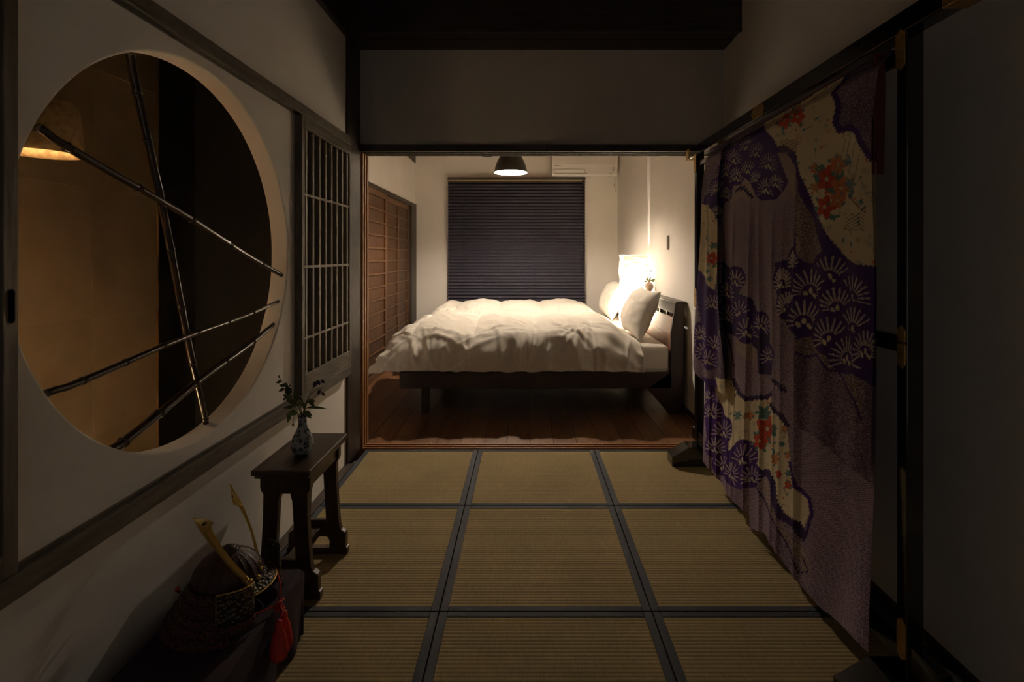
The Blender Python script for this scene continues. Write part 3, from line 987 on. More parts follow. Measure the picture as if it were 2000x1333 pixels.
def duvet(dy, seed, label):
    mx0, xh = -0.80, 0.88
    y0, y1 = BY0 + 0.02 + dy, BY1 - 0.08 + dy
    zt = 0.522
    R = 0.12
    oF, oN, oB = 0.41, 0.24, 0.25
    na, nb_ = 330, 220
    # sharp creases: random strokes that fan out towards the hems
    A_, B_ = np.meshgrid(mx0 - oF + (xh - mx0 + oF) * np.arange(na + 1) / na, y0 - oN + (y1 - y0 + oN + oB) * np.arange(nb_ + 1) / nb_, indexing='ij')
    W_ = np.zeros_like(A_)
    rr = random.Random(int(seed * 10))
    for q in range(70):
        ca = mx0 - 0.25 + rr.random() * (xh - mx0 + 0.2)
        near = rr.random() < 0.72
        cb = (y0 - oN + 0.03 + 0.36 * rr.random()) if near else y0 + rr.random() * (y1 - y0)
        an = PI / 2 + (rr.random() - 0.5) * 3.0
        L_ = 0.07 + 0.15 * rr.random()
        wd_ = 0.009 + 0.010 * rr.random()
        dx_, dy_ = A_ - ca, B_ - cb
        u_ = dx_ * math.cos(an) + dy_ * math.sin(an)
        v_ = -dx_ * math.sin(an) + dy_ * math.cos(an) + 0.9 * (u_ / L_) ** 2 * 0.03 * (rr.random() - 0.5) * 2
        hgt = (0.003 + 0.010 * rr.random() ** 2) * (1.0 if near else 0.5)
        W_ += hgt * np.exp(-(u_ / L_) ** 2) * (np.exp(-(v_ / wd_) ** 2) - 0.6 * np.exp(-((v_ - 1.9 * wd_) / (1.4 * wd_)) ** 2))

    def drape(o, R):
        if o <= 0:
            return 0.0, 0.0
        q = R * PI / 2
        if o < q:
            return R * math.sin(o / R), R * (1 - math.cos(o / R))
        return R + 0.30 * (o - q), R + 0.92 * (o - q)
    rows = []
    for i in range(na + 1):
        a = mx0 - oF + (xh - mx0 + oF) * i / na
        row = []
        for j in range(nb_ + 1):
            b = y0 - oN + (y1 - y0 + oN + oB) * j / nb_
            ax, ay, by = mx0 - a, y0 - b, b - y1
            ox, dx = (0.93 * ax, 0.175 * (ax / oF) ** 2) if ax > 0 else (0.0, 0.0)
            oy, dyy = drape(ay, R)
            ob, db = drape(by, R)
            x = max(a, mx0) - ox
            y = min(max(b, y0), y1) - oy + ob
            dY = max(dyy, db)
            down = (dx ** 3 + dY ** 3) ** (1 / 3) if dx > 0 and dY > 0 else dx + dY
            if dx > 0 and dY > 0:
                down = min(down, 0.36)
            e_head = xh - a
            e = min(a - (mx0 - oF), b - (y0 - oN), (y1 + oB) - b)
            puff = 0.155 * sstep(0, 0.25 + 0.12 * sstep(0.2, -0.1, a - mx0), e) * (0.10 + 0.90 * sstep(0.0, 0.26, e_head))
            yc_ = (y0 + y1) / 2 + 0.12
            puff *= 1 - 0.42 * min(1.0, ((b - yc_) / 0.62) ** 2)
            # quilting channels and lumps
            ch = abs(math.sin(PI * (x + 0.25 + seed * 0.11) / 0.46)) ** 0.7
            puff += 0.034 * (ch - 0.6) * sstep(0.05, 0.35, e) * sstep(0.05, 0.3, e_head)
            p = Vector((x * 1.0 + seed, y, 0))
            n1 = noise.noise(Vector((x * 2.1 + seed, y * 2.3, seed)))
            n2 = 1 - abs(noise.noise(Vector((x * 5.0 + 0.8 * n1 + seed, b * 1.7 + seed, 3.1))))
            n3 = 1 - abs(noise.noise(Vector((x * 9.0 + 3.0 * b + seed, b * 3.5 - 1.5 * x, 7.7 + seed))))
            n4 = (1 - abs(noise.noise(Vector((x * 4.0 - 2.2 * b + seed * 2, b * 2.6 + x, 1.7 + seed))))) ** 5
            side = sstep(-0.02, 0.12, max(ay, by)) + 0.6 * sstep(-0.05, 0.1, ax)
            wr = 0.024 * n1 + (0.014 + 0.036 * min(1, side)) * (n2 - 0.75) + 0.012 * (n3 - 0.8) * (1 + 1.6 * min(side, 1)) + 0.022 * (n4 - 0.35) * min(1.0, 0.25 + side)
            wr += float(W_[i, j])
            # folds that fan out from the tucked corner near the head end
            fan = math.sin(26 * math.atan2(b - (y0 - oN) + 0.05, e_head + 0.25))
            wr += 0.006 * fan * sstep(0.75, 0.15, e_head) * (0.4 + side)
            z = zt + puff - down + wr * (1 - 0.45 * min(1, side))
            # on the hanging side the relief goes outwards
            if ay > 0:
                y -= (wr * 0.9 + 0.035 * sstep(0, 0.16, ay) * sstep(0.31, 0.12, ay)) * sstep(0, 0.15, ay)
            if by > 0:
                y += wr * 0.9 * sstep(0, 0.15, by)
            if ax > 0:
                x -= wr * 0.9 * sstep(0, 0.15, ax)
            z = max(z, 0.326 if x > -0.98 else 0.30)
            row.append((x, y, z))
        rows.append(row)
    return MB().grid(rows).build('duvet', 'linen', None, smooth=True, solid=0.012, label=label, cat='duvet', group='puffy white duvets')


duvet(0, 1.3, 'puffy white duvet draped over the nearer bed')
duvet(1.34, 8.6, 'puffy white duvet on the bed by the blind')


def pillow(name, c, ex, ey, ez, label):
    """c centre, ex half width vector (along the bed head), ey half height vector, ez half thickness vector"""
    n = 44
    c, ex, ey, ez = map(Vector, (c, ex, ey, ez))
    vs, fs = [], []
    for s in (1, -1):
        for i in range(n + 1):
            for j in range(n + 1):
                u, v = -1 + 2 * i / n, -1 + 2 * j / n
                # plump middle, pinched edges, sharp corners
                k = max(0.0, (1 - abs(u) ** 3.2) * (1 - abs(v) ** 2.6)) ** 0.62
                pin = 1 - 0.07 * (1 - abs(v) ** 2) * abs(u) ** 3 + 0.03 * abs(v) ** 4
                pinv = 1 - 0.08 * (1 - abs(u) ** 2) * abs(v) ** 3 + 0.03 * abs(u) ** 4
                q = c + ex * (u * pin) + ey * (v * pinv)
                crease = 1 - abs(noise.noise(Vector((u * 3 + v * 1.2, v * 3 - u, s + c.y))))
                wr = 0.14 * noise.noise(Vector((u * 1.8, v * 1.8, c.y + s))) + 0.16 * (crease - 0.8) * (0.4 + max(abs(u), abs(v)))
                q = q + ez * (s * k * (1 + wr) * (1.0 if s > 0 else 0.5))
                vs.append(q)
    m1 = (n + 1) * (n + 1)
    for s in range(2):
        for i in range(n):
            for j in range(n):
                a = s * m1 + i * (n + 1) + j
                fs.append((a, a + 1, a + n + 2, a + n + 1))
    m = MB().add(vs, fs)
    o = m.build(name, 'linen', None, smooth=True, label=label, cat='pillow', group='white pillows against the headboards')
    bm = bmesh.new()
    bm.from_mesh(o.data)
    bmesh.ops.remove_doubles(bm, verts=bm.verts, dist=0.0004)
    bmesh.ops.recalc_face_normals(bm, faces=bm.faces)
    for f_ in bm.faces:
        f_.smooth = True
    bm.to_mesh(o.data)
    bm.free()
    return o


for dy, lab in ((0, 'white pillow leaning on the headboard of the nearer bed'), (1.30, 'brightly lit white pillow behind the paper lamp')):
    pillow('pillow', (1.005, 4.32 + dy, 0.722), (0.0, 0.325, 0.0), (0.088, 0.02, 0.195), (-0.130, 0.0, 0.052), lab)

# ------------------------------------------------------------------ paper floor lamp between the beds
LX0, LX1, LY0, LY1, LZ1 = 0.968, 1.204, 4.875, 5.110, 1.222
t = thing('paper_floor_lamp', ((LX0 + LX1) / 2, (LY0 + LY1) / 2, 0), 'tall glowing square paper lamp between the two beds', 'lamp')
box('base', LX0 + 0.004, LX1 - 0.004, LY0 + 0.004, LY1 - 0.004, 0.0, 0.22, 'dark_wood_x', t, 0.004)  # unseen; made tall and opaque to keep lamp light from leaking under the bed
m = MB()
per = []
ns = 14
for (xa, ya_, xb_, yb_) in ((LX0, LY0, LX1, LY0), (LX1, LY0, LX1, LY1), (LX1, LY1, LX0, LY1), (LX0, LY1, LX0, LY0)):
    for k in range(ns):
        per.append((xa + (xb_ - xa) * k / ns, ya_ + (yb_ - ya_) * k / ns))
nz = 110
rows = []
cxl, cyl = (LX0 + LX1) / 2, (LY0 + LY1) / 2
for i in range(nz + 1):
    zz = 0.215 + (LZ1 - 0.215) * i / nz
    row = []
    for (x, y) in per + [per[0]]:
        c = 0.0028 * math.sin(zz * 2 * PI / 0.026 + 2.5 * noise.noise(Vector((x * 6, y * 6, zz * 3)))) + 0.010 * noise.noise(Vector((x * 16, y * 16, zz * 34)))
        k = 1 + c / 0.118 * (0.25 if i in (0, nz) else 1)
        row.append((cxl + (x - cxl) * k, cyl + (y - cyl) * k, zz))
    rows.append(row)
m.grid(rows).build('paper_shade', 'washi', t, smooth=True)
sl = 0.024
for (a, b, c, d) in ((LX0, cxl + 0.0, LY0, LY1), (cxl + 0.0, LX1, LY0, cyl - sl), (cxl + 0.0, LX1, cyl + sl, LY1)):
    box('top_cover', a, b, c, d, LZ1 - 0.002, LZ1, 'dark_wood_x', t)
MB().tube([(cxl, cyl, 0.22), (cxl, cyl, 0.60)], 0.008, 10).build('lamp_stem', 'switch_metal', t)
MB().sphere((cxl, cyl, 0.63), 0.035, 16, 10).build('bulb', 'bulb', t, smooth=True)
pl = point_light('paper_lamp_glow', (-0.06, 0, 0.72), LANTERN_W, 0.016)
pl.parent = t

# ------------------------------------------------------------------ small vase and sprig on the headboard, wall switch
vc = on_y(1267, 575, 4.72)
vc = Vector((1.186, 4.76, 0.8582))
t_v = MB().lathe([(0.016, 0.0), (0.020, 0.002), (0.019, 0.014), (0.030, 0.026), (0.040, 0.046), (0.0425, 0.060), (0.038, 0.078), (0.024, 0.094), (0.013, 0.102),
                  (0.012, 0.110), (0.016, 0.116), (0.014, 0.116), (0.010, 0.108)], vc, 32, True, True).build(
    'bud_vase', 'brown_clay', None, smooth=True, label='small round brown clay vase on the bed headboard', cat='vase')


def leaf_mesh(m, base, d, up, L, W, bend=0.25):
    d, up = Vector(d).normalized(), Vector(up)
    side = d.cross(up).normalized()
    nrm = side.cross(d).normalized()
    c, l, r = [], [], []
    nseg = 8
    vs, fs = [], []
    for i in range(nseg + 1):
        s = i / nseg
        wd = W * (math.sin(PI * s ** 0.8)) * 0.5 + 0.0003
        p = Vector(base) + d * (L * s) - nrm * (bend * L * s * s)
        vs += [p - side * wd + nrm * wd * 0.25, p, p + side * wd + nrm * wd * 0.25]
    for i in range(nseg):
        a = i * 3
        fs += [(a, a + 1, a + 4, a + 3), (a + 1, a + 2, a + 5, a + 4)]
    m.add(vs, fs)
    return m


def sprig(name, label, cat, stems, leaves, buds, stem_r=0.0016, leafmat='leaf', solid=0.0006):
    base = stems[0][0]
    t = thing(name, base, label, cat)
    for s in stems:
        MB().tube(s, [stem_r * (1 - 0.5 * i / (len(s) - 1)) for i in range(len(s))], 7).build('stem', 'stem', t, smooth=True)
    for (b, d, up, L, W, mt) in leaves:
        leaf_mesh(MB(), b, d, up, L, W).build('leaf', mt or leafmat, t, smooth=True, solid=solid)
    for (b, d, r, mt) in buds:
        d = Vector(d).normalized()
        b = Vector(b)
        MB().tube([b, b + d * r * 0.6, b + d * r * 1.5, b + d * r * 2.4, b + d * r * 3.0], [r * 0.4, r * 0.95, r, r * 0.6, r * 0.1], 9).build('bud', mt, t, smooth=True)
    return t


def P4(px, py, Y=4.76):
    return on_y(px, py, Y)


top = vc + Vector((0, 0, 0.10))
sprig('bedside_sprig', 'small green sprig in the brown vase on the headboard', 'plant',
      [[top, P4(1268, 552), P4(1268, 543)], [top, P4(1266, 548), P4(1269, 532)], [top, P4(1262, 550), P4(1252, 543)]],
      [(P4(1268, 549), (0.3, -0.2, 0.9), (0, -1, 0), 0.045, 0.016, 'leaf_light'), (P4(1268, 549), (-0.7, -0.2, 0.4), (0, -1, 0.2), 0.045, 0.016, 'leaf_light'),
       (P4(1270, 549), (0.9, -0.2, 0.3), (0, -1, 0.3), 0.06, 0.018, 'leaf_light'), (P4(1269, 547), (0.8, -0.1, -0.35), (0, -1, 0.2), 0.05, 0.015, 'leaf'),
       (P4(1266, 548), (-0.2, -0.2, 0.9), (0, -1, 0), 0.04, 0.014, 'leaf_light'), (P4(1264, 551), (-0.8, -0.2, 0.1), (0, -1, 0.2), 0.035, 0.013, 'leaf')],
      [(P4(1266, 532), (-0.5, 0, 0.4), 0.006, 'petal_white'), (P4(1270, 531), (0.5, 0, 0.3), 0.006, 'petal_dark'), (P4(1269, 528), (0, 0, 1), 0.006, 'petal_white'),
       (P4(1252, 542), (-0.3, 0, 0.7), 0.006, 'petal_white')])

p = on_x(1306, 474, XR)
t = thing('wall_switch', (XR, p.y, p.z - 0.062), 'narrow metal light switch on the right bedroom wall', 'switch')
box('plate', XR - 0.012, XR, p.y - 0.022, p.y + 0.022, p.z - 0.062, p.z + 0.062, 'switch_metal', t, 0.003)
box('rocker', XR - 0.020, XR - 0.012, p.y - 0.011, p.y + 0.011, p.z - 0.045, p.z + 0.045, 'white_plastic', t, 0.003)

# ------------------------------------------------------------------ stool with porcelain vase
SXC = -0.838
SY0, SY1 = 1.745, 2.012
t = thing('stool', (SXC, 1.89, 0), 'small dark wooden trestle stool carrying the porcelain vase', 'stool')
box('top', -0.940, -0.736, 1.708, 2.078, 0.446, 0.467, 'stool_wood', t, 0.006, seg=3)
box('top_moulding', -0.932, -0.744, 1.717, 2.069, 0.434, 0.446, 'stool_wood', t, 0.004)
half = [(0.088, 0.434), (0.088, 0.392), (0.085, 0.380), (0.077, 0.370), (0.078, 0.29), (0.084, 0.18), (0.090, 0.115), (0.097, 0.098), (0.112, 0.088),
        (0.116, 0.082), (0.116, 0.030), (0.123, 0.026), (0.123, 0.0), (0.02, 0.0), (0.02, 0.026), (0.050, 0.030), (0.050, 0.055), (0.044, 0.068), (0.0, 0.071),
        (0.0, 0.138), (0.020, 0.138), (0.034, 0.146), (0.034, 0.16), (0.024, 0.345), (0.016, 0.366), (0.0, 0.371), (0.0, 0.434)]
leg_r = half[:12] + [(0.123, 0.0), (0.050, 0.0), (0.050, 0.055), (0.044, 0.068), (0.036, 0.071), (0.036, 0.138), (0.024, 0.345), (0.018, 0.365), (0.018, 0.434)]
for y in (SY0, SY1):
    for s in (1, -1):
        MB().prism([(SXC + s * a, b) for a, b in leg_r], 1, y, y + 0.026).build('leg', 'stool_wood', t, 0.002)
    box('head_board', SXC - 0.018, SXC + 0.018, y, y + 0.026, 0.371, 0.434, 'stool_wood', t)
    box('cross_bar', SXC - 0.036, SXC + 0.036, y + 0.002, y + 0.024, 0.071, 0.138, 'stool_wood', t, 0.002)
    box('foot_bar', SXC - 0.052, SXC + 0.052, y, y + 0.026, 0.0, 0.026, 'stool_wood', t, 0.002)
for sx in (SXC - 0.080, SXC + 0.066):
    box('side_apron', sx, sx + 0.014, SY0 + 0.026, SY1, 0.385, 0.434, 'stool_wood', t, 0.002)
box('stretcher', SXC - 0.022, SXC + 0.022, SY0 + 0.026, SY1, 0.088, 0.118, 'stool_wood', t, 0.002)

vb = Vector((-0.824, 1.850, 0.467))
MB().lathe([(0.020, 0.0), (0.024, 0.003), (0.030, 0.010), (0.038, 0.024), (0.041, 0.038), (0.039, 0.054), (0.031, 0.074), (0.021, 0.092), (0.0155, 0.108),
            (0.0145, 0.126), (0.0155, 0.140), (0.0185, 0.147), (0.0165, 0.147), (0.012, 0.138)], vb, 40, True, True,
           ripple=lambda a: 0.012 * math.cos(8 * a)).build('porcelain_vase', 'porcelain', None, smooth=True, label='blue and white porcelain bottle vase on the wooden stool', cat='vase')


def P1(px, py, Y=1.85):
    return on_y(px, py, Y)


def PC(cx, cy, Y=1.85):     # pixel read in the 400..720 x 640..960 crop
    return on_y(400 + cx * 0.24, 640 + cy * 0.24, Y)


top = vb + Vector((0, 0, 0.135))
st = [[top, PC(760, 640, 1.84), PC(700, 560, 1.83), PC(655, 480, 1.82), PC(605, 405, 1.81)],
      [top, PC(800, 690), PC(830, 600, 1.86), PC(880, 500, 1.87), PC(915, 440, 1.88)],
      [top, PC(810, 680), PC(850, 560, 1.83), PC(910, 500, 1.82), PC(955, 500, 1.82)],
      [top, PC(780, 650), PC(765, 560, 1.84)],
      [top, PC(740, 690, 1.84), PC(720, 740, 1.83), PC(718, 790, 1.82)],
      [top, PC(820, 660, 1.86), PC(900, 655, 1.86)]]
lv = [(PC(800, 640), (-0.6, -0.1, 1.1), 0.062, 0.020, 'leaf'), (PC(770, 640, 1.83), (-0.5, -0.4, 0.5), 0.050, 0.024, 'leaf'),
      (PC(720, 600, 1.83), (-0.2, -0.5, 0.5), 0.048, 0.026, 'leaf'), (PC(740, 620, 1.82), (0.5, -0.6, 0.3), 0.050, 0.026, 'leaf'),
      (PC(690, 550, 1.83), (-0.1, -0.3, 0.8), 0.040, 0.022, 'leaf_dark'), (PC(655, 480, 1.82), (-0.9, -0.2, 0.35), 0.022, 0.013, 'leaf'),
      (PC(640, 460, 1.82), (0.6, -0.2, -0.1), 0.020, 0.013, 'leaf'), (PC(625, 440, 1.82), (-0.9, -0.2, -0.1), 0.020, 0.012, 'leaf'),
      (PC(650, 500, 1.82), (-0.8, -0.3, -0.2), 0.022, 0.013, 'leaf_dark'), (PC(670, 520, 1.82), (0.6, -0.2, 0.5), 0.022, 0.012, 'leaf_dark'),
      (PC(830, 650, 1.86), (1.0, 0.0, 0.02), 0.070, 0.010, 'leaf'), (PC(835, 600, 1.84), (0.9, -0.3, 0.15), 0.032, 0.016, 'leaf'),
      (PC(850, 600, 1.83), (0.7, -0.3, -0.45), 0.028, 0.014, 'leaf_dark'), (PC(800, 690, 1.83), (0.8, -0.5, 0.0), 0.045, 0.020, 'leaf'),
      (PC(815, 690, 1.83), (0.8, -0.3, -0.5), 0.034, 0.015, 'leaf'), (PC(760, 690, 1.83), (-0.6, -0.6, 0.1), 0.040, 0.024, 'leaf'),
      (PC(740, 690, 1.83), (-0.9, -0.3, -0.2), 0.034, 0.016, 'leaf'), (PC(700, 700, 1.83), (-0.25, -0.3, -0.8), 0.034, 0.015, 'leaf'),
      (PC(770, 660, 1.82), (0.1, -0.7, 0.4), 0.040, 0.022, 'leaf_dark'), (PC(720, 650, 1.82), (-0.8, -0.2, 0.1), 0.036, 0.014, 'leaf_dark'),
      (PC(800, 660, 1.83), (0.4, -0.5, 0.6), 0.036, 0.018, 'leaf')]
leaves = [(b, d, (0.2, -0.7, 0.6), L, W, mt) for (b, d, L, W, mt) in lv]
bd = [(PC(605, 410, 1.81), (-0.1, 0, 1), 0.0032, 'petal_dark'), (PC(655, 575, 1.82), (-0.5, 0, -0.5), 0.004, 'petal_dark'), (PC(718, 780, 1.82), (0, 0, -1), 0.0045, 'brown_clay'),
      (PC(905, 440, 1.88), (-0.3, -0.1, -0.8), 0.008, 'petal_dark'), (PC(915, 430, 1.88), (0.5, -0.2, -0.7), 0.007, 'petal_dark'), (PC(950, 425, 1.88), (0.5, 0, -0.6), 0.006, 'petal_dark'),
      (PC(940, 510, 1.82), (-0.4, 0, -0.7), 0.006, 'petal_dark'), (PC(955, 530, 1.82), (0.4, 0, -0.6), 0.005, 'petal_dark'), (PC(690, 465, 1.82), (0.2, 0, -0.6), 0.003, 'petal_dark')]
sprig('flower_sprigs', 'leafy sprigs with dark drooping buds in the porcelain vase', 'plant', st, leaves, bd)

# ------------------------------------------------------------------ cloth covered stand and samurai helmet
BX0, BX1, BYA, BYB, BZ = -0.972, -0.700, 0.90, 1.585, 0.207


def cloth_stand():
    m = MB()
    per = []
    nx, ny = 26, 70
    rc = 0.012
    # perimeter starting at the right near corner going away from the viewer
    for k in range(ny):
        per.append((BX1, BYA + (BYB - BYA) * k / ny, 1, 0))
    for k in range(nx):
        per.append((BX1 - (BX1 - BX0) * k / nx, BYB, 0, 1))
    for k in range(ny):
        per.append((BX0, BYB - (BYB - BYA) * k / ny, -1, 0))
    for k in range(nx):
        per.append((BX0 + (BX1 - BX0) * k / nx, BYA, 0, -1))
    rows = []
    nz = 14
    for i in range(nz + 1):
        s = i / nz
        z = BZ * (1 - s) + 0.004 * s
        row = []
        for (x, y, nxn, nyn) in per + [per[0]]:
            f_ = 0.010 * noise.noise(Vector((x * 7, y * 7, 2))) + 0.007 * math.sin(34 * (x + y) + 3 * noise.noise(Vector((x * 4, y * 4, s))))
            k = s ** 1.3
            if nxn == -1:
                k = 0
            row.append((x + nxn * (f_ * k - rc * (1 - min(1, s * 8)) ** 2 * 0.4), y + nyn * (f_ * k), z - 0.003 * (i == 0)))
        rows.append(row)
    m.grid(rows)
    tops = []
    for i in range(nx + 1):
        tops.append([(BX1 - 0.005 - (BX1 - 0.005 - BX0) * i / nx, BYA + (BYB - BYA) * j / ny,
                      BZ - 0.003 * (i == 0) + 0.0015 * noise.noise(Vector((i * 0.3, j * 0.2, 1)))) for j in range(ny + 1)])
    m.grid(tops)
    t = thing('display_stand', ((BX0 + BX1) / 2, (BYA + BYB) / 2, 0), 'low stand draped in dark purple cloth under the helmet', 'stand')
    m.build('cloth_cover', 'stand_cloth', t, smooth=True)
    box('box_body', BX0 + 0.012, BX1 - 0.02, BYA + 0.012, BYB - 0.014, 0.0, BZ - 0.006, 'dark_wood_x', t)


cloth_stand()

hc = Vector((-0.835, 1.405, BZ))
t = thing('samurai_helmet', hc, 'samurai helmet with two tall golden horns on the purple cloth', 'helmet')
prof = []
for i in range(13):
    a = PI / 2 * i / 12
    prof.append((0.086 * math.cos(a) + 0.001, 0.088 + 0.082 * math.sin(a)))
m = MB()
vs, fs = [], []
n = 192
for (r, z) in prof:
    for k in range(n):
        q = 2 * PI * k / n
        rr = r * (1 + 0.030 * (max(0, math.cos(24 * q)) ** 4))
        vs.append((hc.x + rr * 1.05 * math.cos(q), hc.y + rr * 0.95 * math.sin(q), hc.z + z))
for i in range(len(prof) - 1):
    for k in range(n):
        k2 = (k + 1) % n
        fs.append((i * n + k, i * n + k2, (i + 1) * n + k2, (i + 1) * n + k))
m.add(vs, fs).build('bowl', 'iron_red', t, smooth=True)
for r, z0 in ((0.024, 0.166), (0.017, 0.170), (0.010, 0.174)):
    MB().lathe([(r, z0), (r + 0.003, z0 + 0.003), (r, z0 + 0.006), (r * 0.6, z0 + 0.006)], hc, 28, True, True,
               ripple=lambda a: 0.06 * math.cos(10 * a)).build('crown_fitting', 'iron', t, smooth=True)
# neck guard: five laced tiers open towards the face (+X)
for k in range(5):
    r0, r1 = 0.090 + 0.0115 * k, 0.102 + 0.0125 * k
    z1, z0 = 0.098 - 0.0195 * k, 0.098 - 0.0195 * (k + 1) - 0.004
    rows = []
    na = 64
    for (rr, zz) in ((r0, z1), ((r0 + r1) / 2 + 0.002, (z0 + z1) / 2), (r1, z0), (r1 + 0.003, z0), (r1 + 0.002, z0 + 0.004)):
        row = []
        for i in range(na + 1):
            a = math.radians(58 + (360 - 116) * i / na)
            q = 1 + 0.006 * math.cos(70 * a)
            row.append((hc.x + rr * q * math.cos(a) * 1.02, hc.y + rr * q * math.sin(a), hc.z + max(0.001, zz)))
        rows.append(row)
    MB().grid(rows).build('neck_guard_tier', 'lacing', t, smooth=True, solid=0.0025)
# visor
rows = []
for (rr, zz) in ((0.086, 0.098), (0.100, 0.092), (0.122, 0.080), (0.124, 0.078)):
    rows.append([(hc.x + rr * math.cos(math.radians(-58 + 116 * i / 30)) * (1.0), hc.y + rr * 0.86 * math.sin(math.radians(-58 + 116 * i / 30)), hc.z + zz) for i in range(31)])
MB().grid(rows).build('visor', 'chased', t, smooth=True, solid=0.003)
MB().tube([(hc.x + 0.125 * math.cos(math.radians(-58 + 116 * i / 30)), hc.y + 0.1075 * math.sin(math.radians(-58 + 116 * i / 30)), hc.z + 0.078) for i in range(31)], 0.0022, 8).build('visor_rim', 'brass', t, smooth=True)
# turned back side plates
for s in (-1, 1):
    rows = []
    for i in range(13):
        u = i / 12
        row = []
        for j in range(9):
            v = j / 8
            bulge = 0.012 * math.sin(PI * u)
            x = -0.726 - 0.062 * u ** 1.3 + bulge * 0.8
            y = hc.y + s * (0.066 + 0.064 * u + bulge * 0.5)
            z = hc.z + 0.046 + 0.074 * v + 0.006 * u * v
            row.append((x, y, z))
        rows.append(row)
    pt = MB().grid(rows).build('turned_back_plate', 'chased', t, smooth=True, solid=0.004)
    edge = [rows[i][8] for i in range(13)] + [rows[12][j] for j in range(7, -1, -1)]
    MB().tube(edge, 0.0022, 8).build('plate_rim', 'brass' if s < 0 else 'iron', pt, smooth=True)
    MB().tube([rows[i][0] for i in range(13)], 0.0022, 8).build('plate_rim', 'iron', pt, smooth=True)
    rows2 = []
    for i in range(13):
        rows2.append([(p_[0] + 0.004, p_[1], p_[2] - 0.034 - 0.0) for p_ in rows[i][:4]])
    MB().grid(rows2).build('laced_plate', 'lacing', t, smooth=True, solid=0.003)
    for q in range(6):
        b = rows2[2 + q * 2 - (q == 5)][0]
        MB().sphere((b[0] + 0.003, b[1], b[2] + 0.008), 0.0035, 8, 6).build('rivet', 'iron', t, smooth=True)


def crop5(cx, cy, Y):
    return on_y(340 + cx * 0.27, 920 + cy * 0.27, Y)


def horn(L, Rr, y_base, y_tip, hole, lift):
    ys = [c[1] for c in L + Rr]
    y_lo, y_hi = min(ys), max(ys)

    def dep(cy):
        s = (y_hi - cy) / (y_hi - y_lo)
        return y_base + (y_tip - y_base) * s ** 0.8
    n = 40

    def samp(P, s):
        d = [0]
        for i in range(1, len(P)):
            d.append(d[-1] + math.dist(P[i], P[i - 1]))
        x = s * d[-1]
        for i in range(1, len(P)):
            if x <= d[i] + 1e-9:
                k = (x - d[i - 1]) / max(1e-9, d[i] - d[i - 1])
                return (P[i - 1][0] + (P[i][0] - P[i - 1][0]) * k, P[i - 1][1] + (P[i][1] - P[i - 1][1]) * k)
        return P[-1]
    vs, fs = [], []
    for i in range(n + 1):
        a, b = samp(L, i / n), samp(Rr, i / n)
        mid = ((a[0] + b[0]) / 2, (a[1] + b[1]) / 2)
        for (q, off) in ((a, 0.0), (mid, -0.0042), (b, 0.0), (mid, 0.0042)):
            p_ = crop5(q[0], q[1], dep(mid[1]))
            vs.append((p_.x, p_.y + off, p_.z))
    for i in range(n):
        for k in range(4):
            k2 = (k + 1) % 4
            fs.append((i * 4 + k, i * 4 + k2, (i + 1) * 4 + k2, (i + 1) * 4 + k))
    fs += [(0, 1, 2, 3), (n * 4, n * 4 + 1, n * 4 + 2, n * 4 + 3)]
    h = MB().add(vs, fs).build('golden_horn', 'gold', t, bevel=0.0008)
    c = crop5(hole[0], hole[1], dep(hole[1]))
    n_ = 16
    rx, rz = hole[2], hole[3]
    ring = [(c.x + rx * math.cos(2 * PI * k / n_), c.z + rz * math.sin(2 * PI * k / n_)) for k in range(n_)]
    MB().prism(ring, 1, c.y - 0.0062, c.y + 0.0062).build('boar_eye_hole', 'ink', h)
    MB().tube([(x, c.y - 0.005, z) for x, z in ring + [ring[0]]], 0.0009, 6).build('hole_rim', 'gold', h)
    return h


horn([(135, 345), (160, 400), (230, 500), (330, 620), (430, 740), (505, 802)],
     [(150, 343), (220, 352), (262, 355), (288, 378), (268, 398), (280, 440), (300, 472), (340, 540), (400, 620), (460, 690), (518, 748)], 1.352, 1.275, (226, 380, 0.0040, 0.0036), 0)
horn([(405, 98), (411, 170), (420, 225), (434, 258), (447, 240), (470, 268), (510, 340), (550, 440), (575, 540), (592, 655)],
     [(410, 100), (440, 150), (470, 195), (495, 240), (520, 300), (545, 365), (570, 430), (600, 540), (628, 655)], 1.438, 1.505, (430, 182, 0.0022, 0.0042), 0)
# crest socket between the horns
cr = [crop5(508, 775, 1.352), crop5(530, 822, 1.365), crop5(565, 842, 1.385), crop5(605, 825, 1.405), crop5(630, 780, 1.42), crop5(630, 720, 1.432), crop5(612, 650, 1.438)]
MB().tube(cr, [0.0075, 0.010, 0.0115, 0.0115, 0.0105, 0.0090, 0.0062], 14).build('crest_socket', 'brass', t, smooth=True)
MB().tube([p_ + Vector((0.006, -0.003, -0.008)) for p_ in cr[:5]], 0.0026, 8).build('crest_rim', 'gold', t, smooth=True)
for (cx, cy, Y, r) in ((556, 796, 1.372, 0.0052), (606, 772, 1.405, 0.0070), (626, 705, 1.428, 0.0055), (622, 660, 1.432, 0.0035), (585, 858, 1.39, 0.004), (620, 850, 1.40, 0.004), (635, 835, 1.41, 0.003)):
    MB().sphere(crop5(cx, cy, Y - 0.012), r, 14, 10).build('stud', 'gold' if r > 0.0038 else 'brass', t, smooth=True)
for k in range(4):
    rr = 0.020 + 0.006 * k
    cc = crop5(520, 720, 1.40)
    MB().tube([(cc.x - 0.012 + 0.002 * k, cc.y + rr * math.cos(a * PI / 14), cc.z - 0.02 + rr * 0.9 * math.sin(a * PI / 14)) for a in range(15)], 0.0022, 8).build('brow_ridge', 'iron', t, smooth=True)
